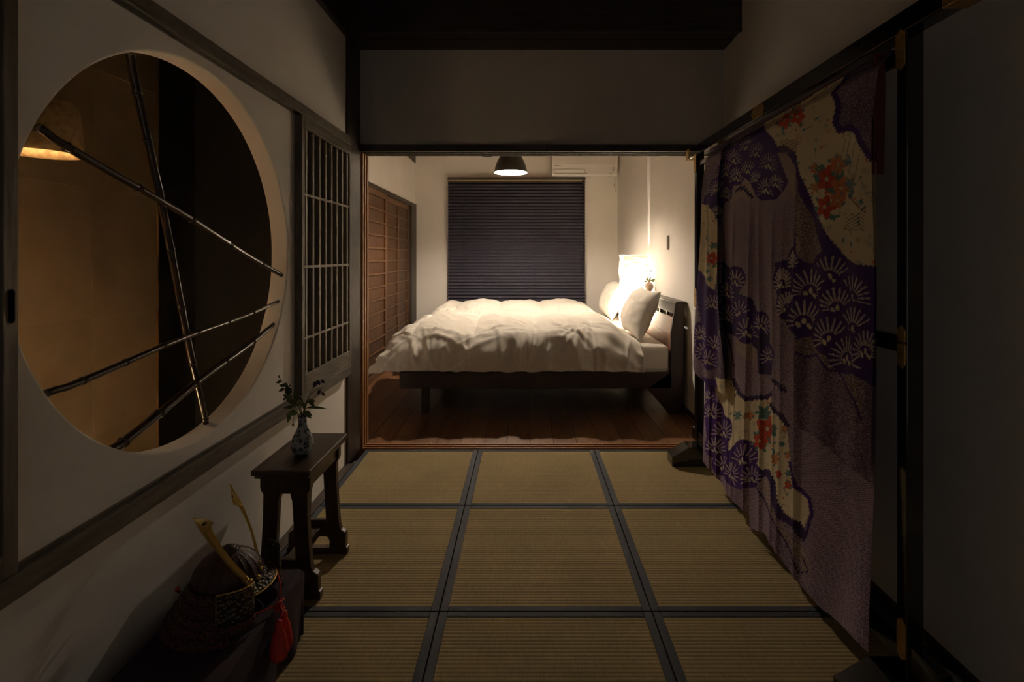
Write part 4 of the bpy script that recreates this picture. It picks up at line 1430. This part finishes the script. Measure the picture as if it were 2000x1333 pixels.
# cords, knot and tassels
kn = crop5(705, 950, 1.40)
kn.x = max(kn.x, -0.697)
kn = Vector((-0.694, 1.412, BZ + 0.010))
MB().tube([hc + Vector((0.075, -0.07, 0.05)), hc + Vector((0.10, -0.05, 0.022)), kn], 0.0026, 8).build('chin_cord', 'red_silk', t, smooth=True)
MB().tube([hc + Vector((0.115, 0.045, 0.08)), hc + Vector((0.130, 0.035, 0.045)), kn], 0.0026, 8).build('chin_cord', 'red_silk', t, smooth=True)
MB().tube([hc + Vector((-0.10, -0.06, 0.10)), hc + Vector((-0.125, -0.03, 0.075)), hc + Vector((-0.136, 0.0, 0.05))], 0.004, 8).build('back_cord', 'red_silk', t, smooth=True)
for q in range(4):
    a0 = q * PI / 2 + 0.4
    pts = [kn + Vector((0.004 * math.sin(s), 0.016 * math.cos(a0) * math.sin(s / 2) ** 2 * 1.2 + 0.004 * math.sin(s), 0.014 * math.sin(a0) * math.sin(s / 2) ** 2 + 0.003 * math.cos(s))) for s in [2 * PI * i / 16 for i in range(17)]]
    MB().tube(pts, 0.0028, 8).build('knot_loop', 'red_silk', t, smooth=True)
for (dy, L, tx) in ((-0.002, 0.105, 0.008), (-0.040, 0.098, 0.014)):
    c0 = kn + Vector((0.010 + tx, dy - 0.012, -0.012))
    MB().tube([kn, kn + Vector((0.008 + tx, dy * 0.5 - 0.004, -0.004)), c0], 0.0024, 8).build('tassel_cord', 'red_silk', t, smooth=True)
    pr = [(0.003, 0.006), (0.009, 0.0), (0.010, -0.010), (0.009, -0.016), (0.016, -0.034), (0.0205, -0.064), (0.0225, -L * 0.85), (0.019, -L)]
    MB().lathe(pr, c0, 40, True, True, ripple=lambda a: 0.07 * math.cos(13 * a) + 0.03 * math.cos(29 * a)).build('tassel', 'red_silk', t, smooth=True)

# ------------------------------------------------------------------ kimono rack
RX0, RX1 = 0.992, 1.037
t = thing('kimono_rack', (1.01, 2.1, 0), 'tall black lacquered rack with brass fittings holding the kimono', 'rack')
PYF, PYN = (2.882, 2.920), (1.296, 1.332)
POSTS = []
for (a, b) in (PYF, PYN):
    post_o = box('post', RX0, RX1, a, b, 0.06, 1.79, 'lacquer', t, 0.003)
    POSTS.append(post_o)
    ym = (a + b) / 2
    poly = [(0.842, 0.0), (0.842, 0.055), (0.938, 0.110), (1.09, 0.110), (1.186, 0.055), (1.186, 0.0)]
    MB().prism(poly, 1, ym - 0.051, ym + 0.051).build('foot', 'lacquer', t, 0.003)
beam_o = box('top_beam', RX0 - 0.004, RX1 + 0.004, 1.13, 3.05, 1.788, 1.846, 'lacquer', t, 0.004)
box('hanging_bar', RX0 + 0.010, RX1 - 0.010, PYN[1], PYF[0], 1.722, 1.752, 'lacquer', t, 0.004)
box('middle_rail', RX0 + 0.008, RX1 - 0.012, PYN[1], PYF[0], 0.945, 0.990, 'lacquer', t, 0.003)
box('lower_rail', RX0 + 0.006, RX1 - 0.006, 1.20, 2.985, 0.12, 0.19, 'lacquer', t, 0.003)


def plate_on_x(y0, y1, z0, z1, x, nm='brass_fitting'):
    dz = min(0.012, (z1 - z0) * 0.15)
    ym = (y0 + y1) / 2
    pts = [(y0, z0 + dz), (ym, z0), (y1, z0 + dz), (y1, z1 - dz), (ym, z1), (y0, z1 - dz)]
    MB().prism(pts, 0, x - 0.002, x + 0.001).build(nm, 'brass', POSTS[0] if y0 > 2 else POSTS[1], 0.0006)


plate_on_x(PYN[0] + 0.002, PYN[1] - 0.002, 1.690, 1.800, RX0 - 0.003)
plate_on_x(PYN[0] + 0.004, PYN[1] - 0.006, 0.905, 1.020, RX0 - 0.001)
plate_on_x(PYN[0] + 0.002, PYN[1] - 0.004, 0.140, 0.250, RX0 - 0.001)
plate_on_x(PYF[0] + 0.002, PYF[1] - 0.002, 1.690, 1.800, RX0 - 0.003)
plate_on_x(PYF[0] + 0.002, PYF[1] - 0.004, 0.905, 1.020, RX0 - 0.001)
yc0, yc1 = on_x(1493, 215, RX0 - 0.005).y, on_x(1467, 215, RX0 - 0.005).y
MB().prism([(yc0, 1.817), (yc0 + 0.02, 1.793), (yc1 - 0.02, 1.793), (yc1, 1.817), (yc1 - 0.02, 1.841), (yc0 + 0.02, 1.841)], 0, RX0 - 0.006, RX0 - 0.003).build('brass_fitting', 'brass', beam_o, 0.0006)
for (a, b) in ((3.005, 3.056), (1.124, 1.180)):
    box('beam_end_cap', RX0 - 0.007, RX1 + 0.007, a, b, 1.785, 1.849, 'brass', beam_o, 0.003)
MB().tube([(RX0 - 0.004, PYN[0] - 0.004, 0.975), (RX0 - 0.004, PYN[1] + 0.01, 0.972), (RX0 + 0.03, PYN[1] + 0.012, 0.972)], 0.003, 8).build('tie_cord', 'ink', t, smooth=True)

# ------------------------------------------------------------------ the kimono (print traced in pixels, laid on the cloth plane X = 0.95)
XK = 0.950
GROUND = (0.38, 0.30, 0.37, 1.0)
PURPLE = (0.062, 0.022, 0.150, 0.0)
NAVY = (0.040, 0.022, 0.085, 0.0)
NET = (0.46, 0.37, 0.32, 1.0)
CREAM = (0.74, 0.63, 0.43, 0.0)
PALE = (0.47, 0.39, 0.38, 0.0)
PETAL = (0.62, 0.55, 0.38, 0.0)
RED = (0.58, 0.085, 0.04, 0.0)
ORANGE = (0.62, 0.23, 0.09, 0.0)
TEAL = (0.10, 0.22, 0.20, 0.0)
BLUE = (0.19, 0.27, 0.31, 0.0)


class Dye:
    def __init__(self, px, py):
        self.px, self.py = px, py
        self.c = np.tile(np.array(GROUND), (len(px), 1))
        self.idx = np.arange(len(px))

    def _sub(self, x0, x1, y0, y1):
        return np.nonzero((self.px >= x0) & (self.px <= x1) & (self.py >= y0) & (self.py <= y1))[0]

    def poly(self, P, col, wob=0.0):
        P = np.array(P, float)
        s = self._sub(P[:, 0].min() - 2, P[:, 0].max() + 2, P[:, 1].min() - 2, P[:, 1].max() + 2)
        if not len(s):
            return
        x, y = self.px[s], self.py[s]
        if wob:
            x = x + wob * np.sin(y * 0.9) * np.sin(x * 0.37 + y * 0.21)
            y = y + wob * np.sin(x * 0.8 + 1) * np.sin(y * 0.33)
        ins = np.zeros(len(s), bool)
        j = len(P) - 1
        for i in range(len(P)):
            xi, yi, xj, yj = P[i, 0], P[i, 1], P[j, 0], P[j, 1]
            if yi != yj:
                cr = ((yi > y) != (yj > y)) & (x < (xj - xi) * (y - yi) / (yj - yi) + xi)
                ins ^= cr
            j = i
        self.c[s[ins]] = col

    def line(self, P, wd, col, wob=0.0):
        for a, b in zip(P[:-1], P[1:]):
            self.seg(a, b, wd, col, wob)

    def seg(self, a, b, wd, col, wob=0.0, beads=0):
        s = self._sub(min(a[0], b[0]) - wd - 3, max(a[0], b[0]) + wd + 3, min(a[1], b[1]) - wd - 3, max(a[1], b[1]) + wd + 3)
        if not len(s):
            return
        x, y = self.px[s], self.py[s]
        dx, dy = b[0] - a[0], b[1] - a[1]
        L2 = dx * dx + dy * dy + 1e-9
        u = np.clip(((x - a[0]) * dx + (y - a[1]) * dy) / L2, 0, 1)
        d = np.hypot(x - a[0] - u * dx, y - a[1] - u * dy)
        w_ = wd / 2 + wob * np.sin(x * 0.8 + y * 0.6)
        if beads:
            w_ = w_ * (0.72 + 0.45 * np.abs(np.sin(u * PI * beads)))
        self.c[s[d < w_]] = col

    def disc(self, cx, cy, rx, ry, col, lobes=0, rot=0.0):
        r = max(rx, ry) * 1.3
        s = self._sub(cx - r, cx + r, cy - r, cy + r)
        if not len(s):
            return
        x, y = self.px[s] - cx, self.py[s] - cy
        cs, sn = math.cos(rot), math.sin(rot)
        x, y = (x * cs + y * sn) / rx, (-x * sn + y * cs) / ry
        d = np.hypot(x, y)
        lim = 1.0
        if lobes:
            lim = 1 + 0.22 * np.cos(lobes * np.arctan2(y, x))
        self.c[s[d < lim]] = col

    def pine(self, cx, cy, r, tilt=0.0, sx=1.0, wd=2.0, n=11):
        self.disc(cx, cy - r * 0.35, r * 0.98 * sx, r * 0.95, PURPLE)
        for k in range(n):
            a = math.radians(-112 + 224 * k / (n - 1)) + tilt
            q0, q1 = r * 0.36, r * (0.98 - 0.10 * abs(math.sin(a)))
            dx, dy = math.sin(a) * sx, -math.cos(a)
            self.seg((cx + dx * q0, cy - r * 0.05 + dy * q0), (cx + dx * q1, cy - r * 0.05 + dy * q1), wd, PALE, beads=max(3, r * 0.28))
        for (ox, oy, rot) in ((-0.20, 0.02, 0.3), (0.0, -0.12, 0.0), (0.18, 0.10, 0.5)):
            self.disc(cx + ox * r * sx, cy + oy * r, r * 0.085 * max(sx, 0.6), r * 0.14, PETAL, rot=-rot)

    def flower(self, cx, cy, r, col, sx=0.8):
        rr = random.Random(int(cx * 7 + cy))
        for k in range(7):
            a = rr.random() * 6.28
            d = r * (0.9 + 0.5 * rr.random())
            self.disc(cx + d * math.cos(a) * sx, cy + d * math.sin(a), r * 0.42 * sx, r * 0.2, TEAL if rr.random() < 0.75 else BLUE, rot=a)
        self.disc(cx, cy, r * sx, r, col, 5)
        dark = tuple(v * 0.6 for v in col[:3]) + (0.0,)
        for k in range(5):
            a = k * 1.257 + 0.3
            self.seg((cx, cy), (cx + r * 0.8 * math.cos(a) * sx, cy + r * 0.8 * math.sin(a)), r * 0.09, dark)
        self.disc(cx, cy, r * 0.2 * sx, r * 0.2, PETAL)

    def meadow(self, P, seed, n, rmax=5.0):
        """little scattered sprays and florets inside a cream field"""
        rr = random.Random(seed)
        P = np.array(P, float)
        x0, x1, y0, y1 = P[:, 0].min(), P[:, 0].max(), P[:, 1].min(), P[:, 1].max()
        keep = self.c.copy()
        is_cream = np.all(np.abs(keep - np.array(CREAM)) < 1e-6, axis=1)
        for k in range(n):
            x, y = x0 + rr.random() * (x1 - x0), y0 + rr.random() * (y1 - y0)
            q = rr.random()
            if q < 0.62:
                self.disc(x, y, rmax * (0.4 + 0.6 * rr.random()), rmax * (0.5 + 0.6 * rr.random()), [(0.56, 0.49, 0.33, 0), (0.50, 0.48, 0.36, 0), (0.64, 0.48, 0.27, 0)][k % 3], 5)
            elif q < 0.74:
                a = rr.random() * 6.28
                self.seg((x, y), (x + rmax * 3 * math.cos(a), y + rmax * 3 * math.sin(a)), 1.2, (0.20, 0.20, 0.13, 0))
                self.disc(x, y, rmax * 0.7, rmax * 0.35, TEAL, rot=a)
            elif q < 0.90:
                self.disc(x, y, rmax * 0.42, rmax * 0.5, ORANGE if rr.random() < 0.6 else RED, 5)
            else:
                self.disc(x, y, rmax * 0.9, rmax * 0.45, BLUE, rot=rr.random() * 3)
        self.c[~is_cream] = keep[~is_cream]


creamA = [(1474, 251), (1482, 258), (1498, 274), (1508, 291), (1512, 294), (1525, 289), (1538, 298), (1551, 321), (1558, 340), (1568, 367), (1581, 400), (1601, 436), (1617, 469),
          (1634, 496), (1653, 508), (1673, 516), (1705, 520), (1705, 310), (1693, 298), (1680, 274), (1673, 258), (1657, 248), (1637, 255), (1627, 238), (1630, 212), (1627, 199), (1617, 182), (1620, 120), (1474, 200)]
scal = [(1620, 140), (1617, 182), (1627, 199), (1630, 212), (1627, 238), (1637, 255), (1657, 248), (1673, 258), (1680, 274), (1691, 292), (1702, 310)]
clusterA = [(1373, 398), (1375, 385), (1384, 376), (1390, 372), (1392, 354), (1402, 337), (1407, 322), (1415, 303), (1426, 288), (1444, 272), (1458, 256), (1474, 246), (1484, 256), (1500, 272), (1512, 292),
            (1525, 287), (1540, 297), (1554, 321), (1561, 342), (1554, 352), (1538, 345), (1526, 372), (1512, 390), (1480, 392), (1470, 381), (1459, 356), (1447, 345), (1430, 362), (1415, 390), (1404, 412), (1400, 450), (1394, 430), (1385, 408)]
clusterB = [(1404, 509), (1422, 523), (1446, 523), (1442, 575), (1462, 582), (1472, 608), (1488, 612), (1498, 645), (1497, 671), (1508, 698), (1502, 734), (1475, 731), (1472, 684), (1449, 658), (1436, 658), (1416, 651), (1404, 638)]
clusterC = [(1512, 513), (1531, 509), (1540, 496), (1556, 480), (1561, 342), (1568, 367), (1581, 400), (1601, 436), (1617, 469), (1634, 496), (1653, 508), (1673, 516), (1706, 520), (1706, 760), (1686, 744),
            (1670, 734), (1630, 704), (1604, 674), (1578, 651), (1558, 665), (1554, 632), (1531, 618), (1518, 602), (1515, 559)]
netC = [(1559, 372), (1572, 398), (1588, 432), (1600, 470), (1612, 497), (1594, 512), (1586, 522), (1560, 500)]
netD = [(1556, 668), (1578, 654), (1604, 678), (1630, 706), (1668, 736), (1686, 750), (1684, 812), (1668, 772), (1648, 748), (1632, 722), (1614, 718), (1591, 690), (1571, 694), (1556, 686)]
lineD = [(1556, 690), (1571, 698), (1591, 693), (1614, 723), (1630, 727), (1647, 753), (1670, 780), (1684, 820)]
creamL = [(1366, 398), (1383, 402), (1392, 412), (1400, 430), (1402, 470), (1401, 530), (1395, 567), (1385, 555), (1366, 525), (1358, 500)]
creamB = [(1393, 738), (1431, 744), (1443, 771), (1458, 781), (1473, 778), (1490, 778), (1498, 771), (1501, 798), (1523, 814), (1535, 831), (1539, 860), (1544, 906), (1555, 960), (1574, 976),
          (1578, 1003), (1566, 1033), (1558, 1020), (1528, 1003), (1515, 982), (1512, 944), (1496, 920), (1471, 920), (1470, 887), (1458, 868), (1439, 866), (1420, 882), (1420, 823), (1409, 809), (1401, 774)]
clusterE = [(1370, 735), (1393, 742), (1396, 775), (1410, 812), (1422, 825), (1421, 880), (1440, 866), (1458, 868), (1471, 888), (1471, 948), (1450, 958), (1425, 948), (1405, 925), (1388, 880), (1376, 820)]


def paint(px, py, region):
    D = Dye(px, py)
    D.poly(clusterC, PURPLE, 1.2)
    D.poly(netC, NET, 2.0)
    D.poly(netD, NET, 2.5)
    D.line(lineD, 5, PURPLE, 1.0)
    D.poly(clusterA, PURPLE, 0.8)
    D.poly([(1430, 362), (1447, 346), (1458, 356), (1470, 384), (1462, 392), (1440, 384), (1432, 398), (1418, 392)], NET, 1.5)
    D.line([(1434, 372), (1446, 366), (1456, 378), (1462, 384)], 7, NAVY, 2)
    D.poly([(1512, 300), (1530, 298), (1545, 322), (1556, 352), (1552, 400), (1540, 372), (1524, 330)], NET, 2.0)
    D.poly(clusterB, NAVY, 1.0)
    D.poly([(1438, 662), (1458, 664), (1472, 690), (1472, 712), (1452, 700), (1436, 690)], NET, 1.5)
    D.line([(1404, 640), (1416, 660), (1424, 690), (1430, 715)], 4, NAVY, 1)
    D.line([(1502, 742), (1520, 752), (1530, 762)], 8, NAVY, 2)
    D.line([(1534, 630), (1548, 634), (1556, 632)], 8, NET, 2)
    D.poly(clusterE, PURPLE, 0.8)
    D.poly(creamB, CREAM, 0.7)
    D.line([(1429, 742), (1443, 769), (1458, 780), (1473, 777), (1490, 777), (1500, 769)], 9, NAVY, 1.5)
    D.line([(1499, 790), (1510, 803), (1525, 812), (1537, 833)], 9, NAVY, 1.0)
    D.line([(1543, 905), (1553, 950), (1577, 974), (1583, 1003), (1574, 1036), (1567, 1055)], 7, PURPLE, 1.0)
    D.line([(1470, 926), (1496, 924), (1510, 946), (1517, 986), (1528, 1008), (1556, 1026), (1566, 1046)], 15, NAVY, 1.5)
    D.poly([(1474, 936), (1498, 938), (1508, 990), (1524, 1020), (1550, 1052), (1572, 1080), (1584, 1120), (1568, 1118), (1548, 1074), (1515, 1020), (1490, 970)], NET, 2.5)
    D.line([(1474, 950), (1496, 990), (1520, 1030), (1545, 1075), (1560, 1120), (1577, 1118), (1566, 1090)], 3, NAVY, 1)
    D.poly(creamA, CREAM, 0.6)
    D.line(scal, 13, PURPLE, 1.5)
    D.line([(1474, 250), (1484, 256), (1500, 272), (1510, 292), (1525, 288), (1540, 298), (1554, 321), (1560, 342), (1570, 367), (1583, 400), (1602, 436), (1618, 468), (1635, 496)], 9, PURPLE, 1.0)
    for f_ in [(1428, 317, 25, -.3), (1453, 290, 24, .1), (1473, 303, 24, .2), (1495, 326, 27, .3), (1413, 340, 22, -.4), (1433, 350, 22, 0), (1456, 336, 22, .3), (1471, 352, 18, 0),
               (1400, 372, 20, -.3), (1413, 384, 18, .2), (1491, 374, 26, 0), (1510, 362, 22, .3), (1399, 418, 15, 0)]:
        D.pine(f_[0], f_[1], f_[2], f_[3], 0.75, 1.3, 13)
    for f_ in [(1434, 554, 26, 0), (1416, 577, 24, .3), (1442, 615, 28, .2), (1414, 622, 25, .1), (1456, 653, 32, -.1), (1480, 640, 24, .4), (1494, 700, 22, -.2)]:
        D.pine(f_[0], f_[1], f_[2], f_[3], 0.75, 1.9, 10)
    for f_ in [(1526, 559, 34, 0, .5), (1535, 606, 34, 0, .6), (1549, 520, 30, .3, .5), (1620, 546, 44, 0, .85), (1581, 574, 46, -.1, .9), (1661, 586, 46, .2, .85), (1629, 606, 42, 0, .8),
               (1569, 633, 44, .2, .9), (1663, 648, 46, 0, .85), (1616, 668, 46, .1, .8), (1649, 705, 46, .05, .85), (1688, 692, 44, 0, .6)]:
        D.pine(f_[0], f_[1], f_[2], f_[3], f_[4], 3.0, 14)
    for f_ in [(1381, 787, 22, .1), (1390, 812, 24, .2), (1409, 850, 28, 0), (1396, 880, 24, .5), (1409, 916, 24, .9), (1453, 903, 34, -.2), (1428, 930, 26, .6), (1466, 938, 26, 0)]:
        D.pine(f_[0], f_[1], f_[2], f_[3], 0.75, 2.0, 11)
    if region == 'sleeve_far':
        D.poly([(1350, 528), (1372, 530), (1398, 570), (1402, 640), (1398, 720), (1384, 725), (1372, 640), (1362, 560)], PURPLE, 1.5)
        for f_ in [(1371, 660, 24, 0), (1393, 598, 22, 0), (1394, 678, 22, .2), (1374, 692, 22, -.2), (1384, 708, 24, .1)]:
            D.pine(f_[0], f_[1], f_[2], f_[3], 0.6, 1.6, 10)
        D.poly(creamL, CREAM, 0.6)
        D.poly([(1378, 400), (1385, 400), (1387, 470), (1380, 560)], (0.36, 0.31, 0.18, 0.0))
    for f_ in [(1525, 235, 15, RED), (1551, 228, 14, RED), (1538, 214, 9, ORANGE), (1617, 350, 24, RED), (1641, 368, 20, ORANGE), (1636, 322, 16, ORANGE), (1614, 404, 20, RED), (1634, 392, 13, ORANGE),
               (1590, 330, 9, ORANGE), (1591, 366, 8, ORANGE), (1392, 505, 11, RED), (1491, 838, 22, RED), (1480, 862, 14, RED), (1515, 897, 10, ORANGE), (1523, 927, 7, RED), (1540, 948, 8, RED),
               (1532, 838, 6, ORANGE), (1462, 812, 7, ORANGE), (1538, 890, 6, ORANGE)]:
        D.flower(f_[0], f_[1], f_[2], f_[3])
    for (x, y, r) in [(1660, 360, 13), (1656, 318, 8), (1600, 330, 9), (1485, 806, 14), (1510, 838, 8), (1440, 812, 9), (1528, 868, 6), (1540, 925, 7), (1395, 480, 7), (1384, 530, 6), (1388, 545, 6)]:
        for k in range(6):
            D.disc(x + r * 0.6 * math.cos(k * 1.05), y + r * 0.6 * math.sin(k * 1.05), r * 0.5, r * 0.24, BLUE if x > 1640 else TEAL, rot=k * 1.05)
    # basket weave by the flowers
    for (bx, by, s_) in [(1648, 420, 1.0), (1518, 275, 0.8)]:
        for k in range(5):
            D.line([(bx + q * 8 * s_, by + k * 7 * s_ + (3 if q % 2 else -3) * s_) for q in range(6)], 1.5, (0.16, 0.11, 0.06, 0))
    D.line([(1655, 385), (1672, 398), (1690, 415)], 2, (0.25, 0.07, 0.05, 0))
    for (x0_, y0_) in [(1650, 250), (1660, 245), (1670, 260), (1680, 280)]:
        D.line([(x0_, y0_ + 20), (x0_ - 8, y0_ + 60), (x0_ - 20, y0_ + 95)], 2.0, (0.36, 0.34, 0.22, 0))
    D.meadow(creamA, 3, 210, 6.0)
    D.meadow(creamB, 5, 120, 4.5)
    if region == 'sleeve_far':
        D.meadow(creamL, 9, 50, 3.5)
    return D.c


def to_px(Y, Z):
    return VX + XK * F / Y, VY + (H - Z) * F / Y


HEM = [(1355, 880), (1375, 902), (1395, 927), (1420, 966), (1445, 990), (1461, 1003), (1462, 1033), (1490, 1042), (1512, 1070), (1560, 1140), (1600, 1190), (1640, 1225), (1712, 1283)]
hemY = [XK * F / (a - VX) for a, b in HEM][::-1]
hemZ = [H - (b - VY) / F * (XK * F / (a - VX)) for a, b in HEM][::-1]
FOLDS = [1388, 1403, 1414, 1430, 1459, 1475, 1507, 1527, 1545]     # crests of the vertical pleats
foldY = np.array([XK * F / (a - VX) for a in FOLDS])


def sheet(name, parent, y0, y1, ztop, zbot_fn, xfun, region, step=0.0032, edge=None, off=0.0):
    ny = int((y1 - y0) / step)
    nz = int(1.72 / step) if region == 'body' else int((ztop - zbot_fn(np.array([(y0 + y1) / 2]))[0]) / step)
    u = np.linspace(0, 1, ny + 1)
    v = np.linspace(0, 1, nz + 1)
    Yb = y0 + (y1 - y0) * u
    zb = zbot_fn(Yb)
    Yg, V = np.meshgrid(Yb, v)
    Zg = ztop + (zb[None, :] - ztop) * V
    Yc = Yg.copy()
    if edge is not None:
        Yg = edge(Yg, Zg, np.meshgrid(u, v)[0])
        Yc = Yg.copy()
    X = xfun(Yg, Zg)
    k_ = XK / (XK - off)      # the layer hangs nearer the room than the cloth plane
    px, py = to_px(Yc.ravel() * k_, (H - (H - Zg) * k_).ravel())
    col = paint(px, py, region)
    vs = np.stack([X.ravel(), Yg.ravel(), Zg.ravel()], 1)
    org = Vector((float(vs[:, 0].mean()), float((y0 + y1) / 2), float(vs[:, 2].min())))
    n = ny + 1
    i, j = np.meshgrid(np.arange(nz), np.arange(ny), indexing='ij')
    a = (i * n + j).ravel()
    fs = np.stack([a, a + n, a + n + 1, a + 1], 1)
    me = bpy.data.meshes.new(name)
    me.vertices.add(len(vs))
    me.vertices.foreach_set('co', (vs - np.array(org)).astype(np.float32).ravel())
    me.loops.add(fs.size)
    me.loops.foreach_set('vertex_index', fs.astype(np.int32).ravel())
    me.polygons.add(len(fs))
    me.polygons.foreach_set('loop_start', (np.arange(len(fs)) * 4).astype(np.int32))
    me.update(calc_edges=True)
    me.polygons.foreach_set('use_smooth', np.ones(len(fs), bool))
    at = me.color_attributes.new('dye', 'FLOAT_COLOR', 'POINT')
    at.data.foreach_set('color', col.astype(np.float32).ravel())
    me.materials.append(M['silk'])
    me.validate()
    return link_mesh(name, me, parent, org)


def smooth01(a, b, x):
    t_ = np.clip((x - a) / (b - a), 0, 1)
    return t_ * t_ * (3 - 2 * t_)


def body_x(Y, Z):
    k = smooth01(1.60, 1.20, Z)
    d = np.zeros_like(Y)
    for i, fy in enumerate(foldY):
        fyz = fy + (0.02 * math.sin(i * 2.1)) * (1.5 - Z)
        wdt = 0.022 + 0.006 * (i % 3)
        q = (Y - fyz) / wdt
        d += np.where(q > 0, np.exp(-q * 1.0), np.exp(-(q * 1.6) ** 2)) * (0.0075 + 0.003 * math.sin(i * 1.7))
    d = d * k
    d += 0.008 * np.sin(Y * 17 + 1.0 + 0.8 * np.sin(Z * 3)) * k * smooth01(1.62, 1.9, Y)
    d += 0.012 * np.sin(Y * 15.0 + Z * 1.3) * smooth01(1.0, 0.2, Z) * smooth01(1.75, 1.5, Y)
    bil = 0.010 * smooth01(0.75, 0.08, Z)
    lip = 0.018 * smooth01(0.012, 0.0, np.abs(Z - 1.752)) * 0
    top = 0.030 * smooth01(1.70, 1.757, Z)
    return XK + 0.012 - d - bil + top


def sleeve_x(off):
    def f_(Y, Z):
        d = 0.006 * np.sin(Y * 40 + Z * 2.0) * smooth01(1.7, 1.2, Z) + 0.008 * np.sin(Z * 4 + Y * 9) * smooth01(1.6, 0.9, Z)
        top = 0.036 * smooth01(1.70, 1.757, Z)
        return XK - off * smooth01(1.757, 1.5, Z) + top - d
    return f_


kt = thing('kimono', (0.97, 2.0, 0.05), 'purple tie-dyed kimono with pine fans and cream flower fields on the rack', 'kimono')


def hem_fn(Yb):
    return np.interp(Yb, hemY, hemZ)


sheet('body', kt, 1.365, 2.655, 1.756, hem_fn, body_x, 'body')


def far_edge(Y, Z, U):
    # the hanging sleeve widens downwards and has a rounded lower corner
    w_ = smooth01(1.6, 0.6, Z)
    y1z = 2.614 + 0.115 * w_ ** 1.5 - 0.05 * smooth01(0.62, 0.52, Z)
    y0z = 2.405 - 0.08 * smooth01(1.2, 0.55, Z)
    return y0z + (y1z - y0z) * U


def far_bot(Yb):
    return 0.555 + 0.05 * np.clip((Yb - 2.55) / 0.064, 0, 1) ** 2


sheet('sleeve', kt, 2.405, 2.614, 1.757, far_bot, sleeve_x(0.025), 'sleeve_far', edge=far_edge, off=0.025)


def near_bot(Yb):
    return 0.600 + 0.03 * np.clip((Yb - 1.66) / 0.08, 0, 1) ** 2 + 0.02 * np.sin(Yb * 9)


sheet('sleeve', kt, 1.340, 1.708, 1.757, near_bot, sleeve_x(0.020), 'sleeve_near', off=0.020)
m = MB()
rows = []
for i in range(41):
    z = 1.756 - (1.756 - 0.13) * i / 40
    rows.append([(1.046 + 0.006 * math.sin(y * 21 + z), y, z) for y in [1.53 + (2.66 - 1.53) * j / 60 for j in range(61)]])
m.grid(rows).build('back_panel', 'silk_plain', kt, smooth=True, solid=0.002)
rows = []
for i in range(21):
    z = 1.757 - 0.33 * i / 20
    rows.append([(0.990 - 0.034 * j / 8, 1.370 - 0.005 * (j / 8) + 0.006 * i / 20, z) for j in range(9)])
MB().grid(rows).build('red_lining', 'lining', kt, smooth=True, solid=0.0015)
m = MB().grid([[(0.962 + 0.080 * j / 6, y, 1.7575 + 0.006 * math.sin(PI * j / 6)) for j in range(7)] for y in [1.36 + 1.30 * k / 60 for k in range(61)]])
m.build('shoulder_fold', 'silk_plain', kt, smooth=True)
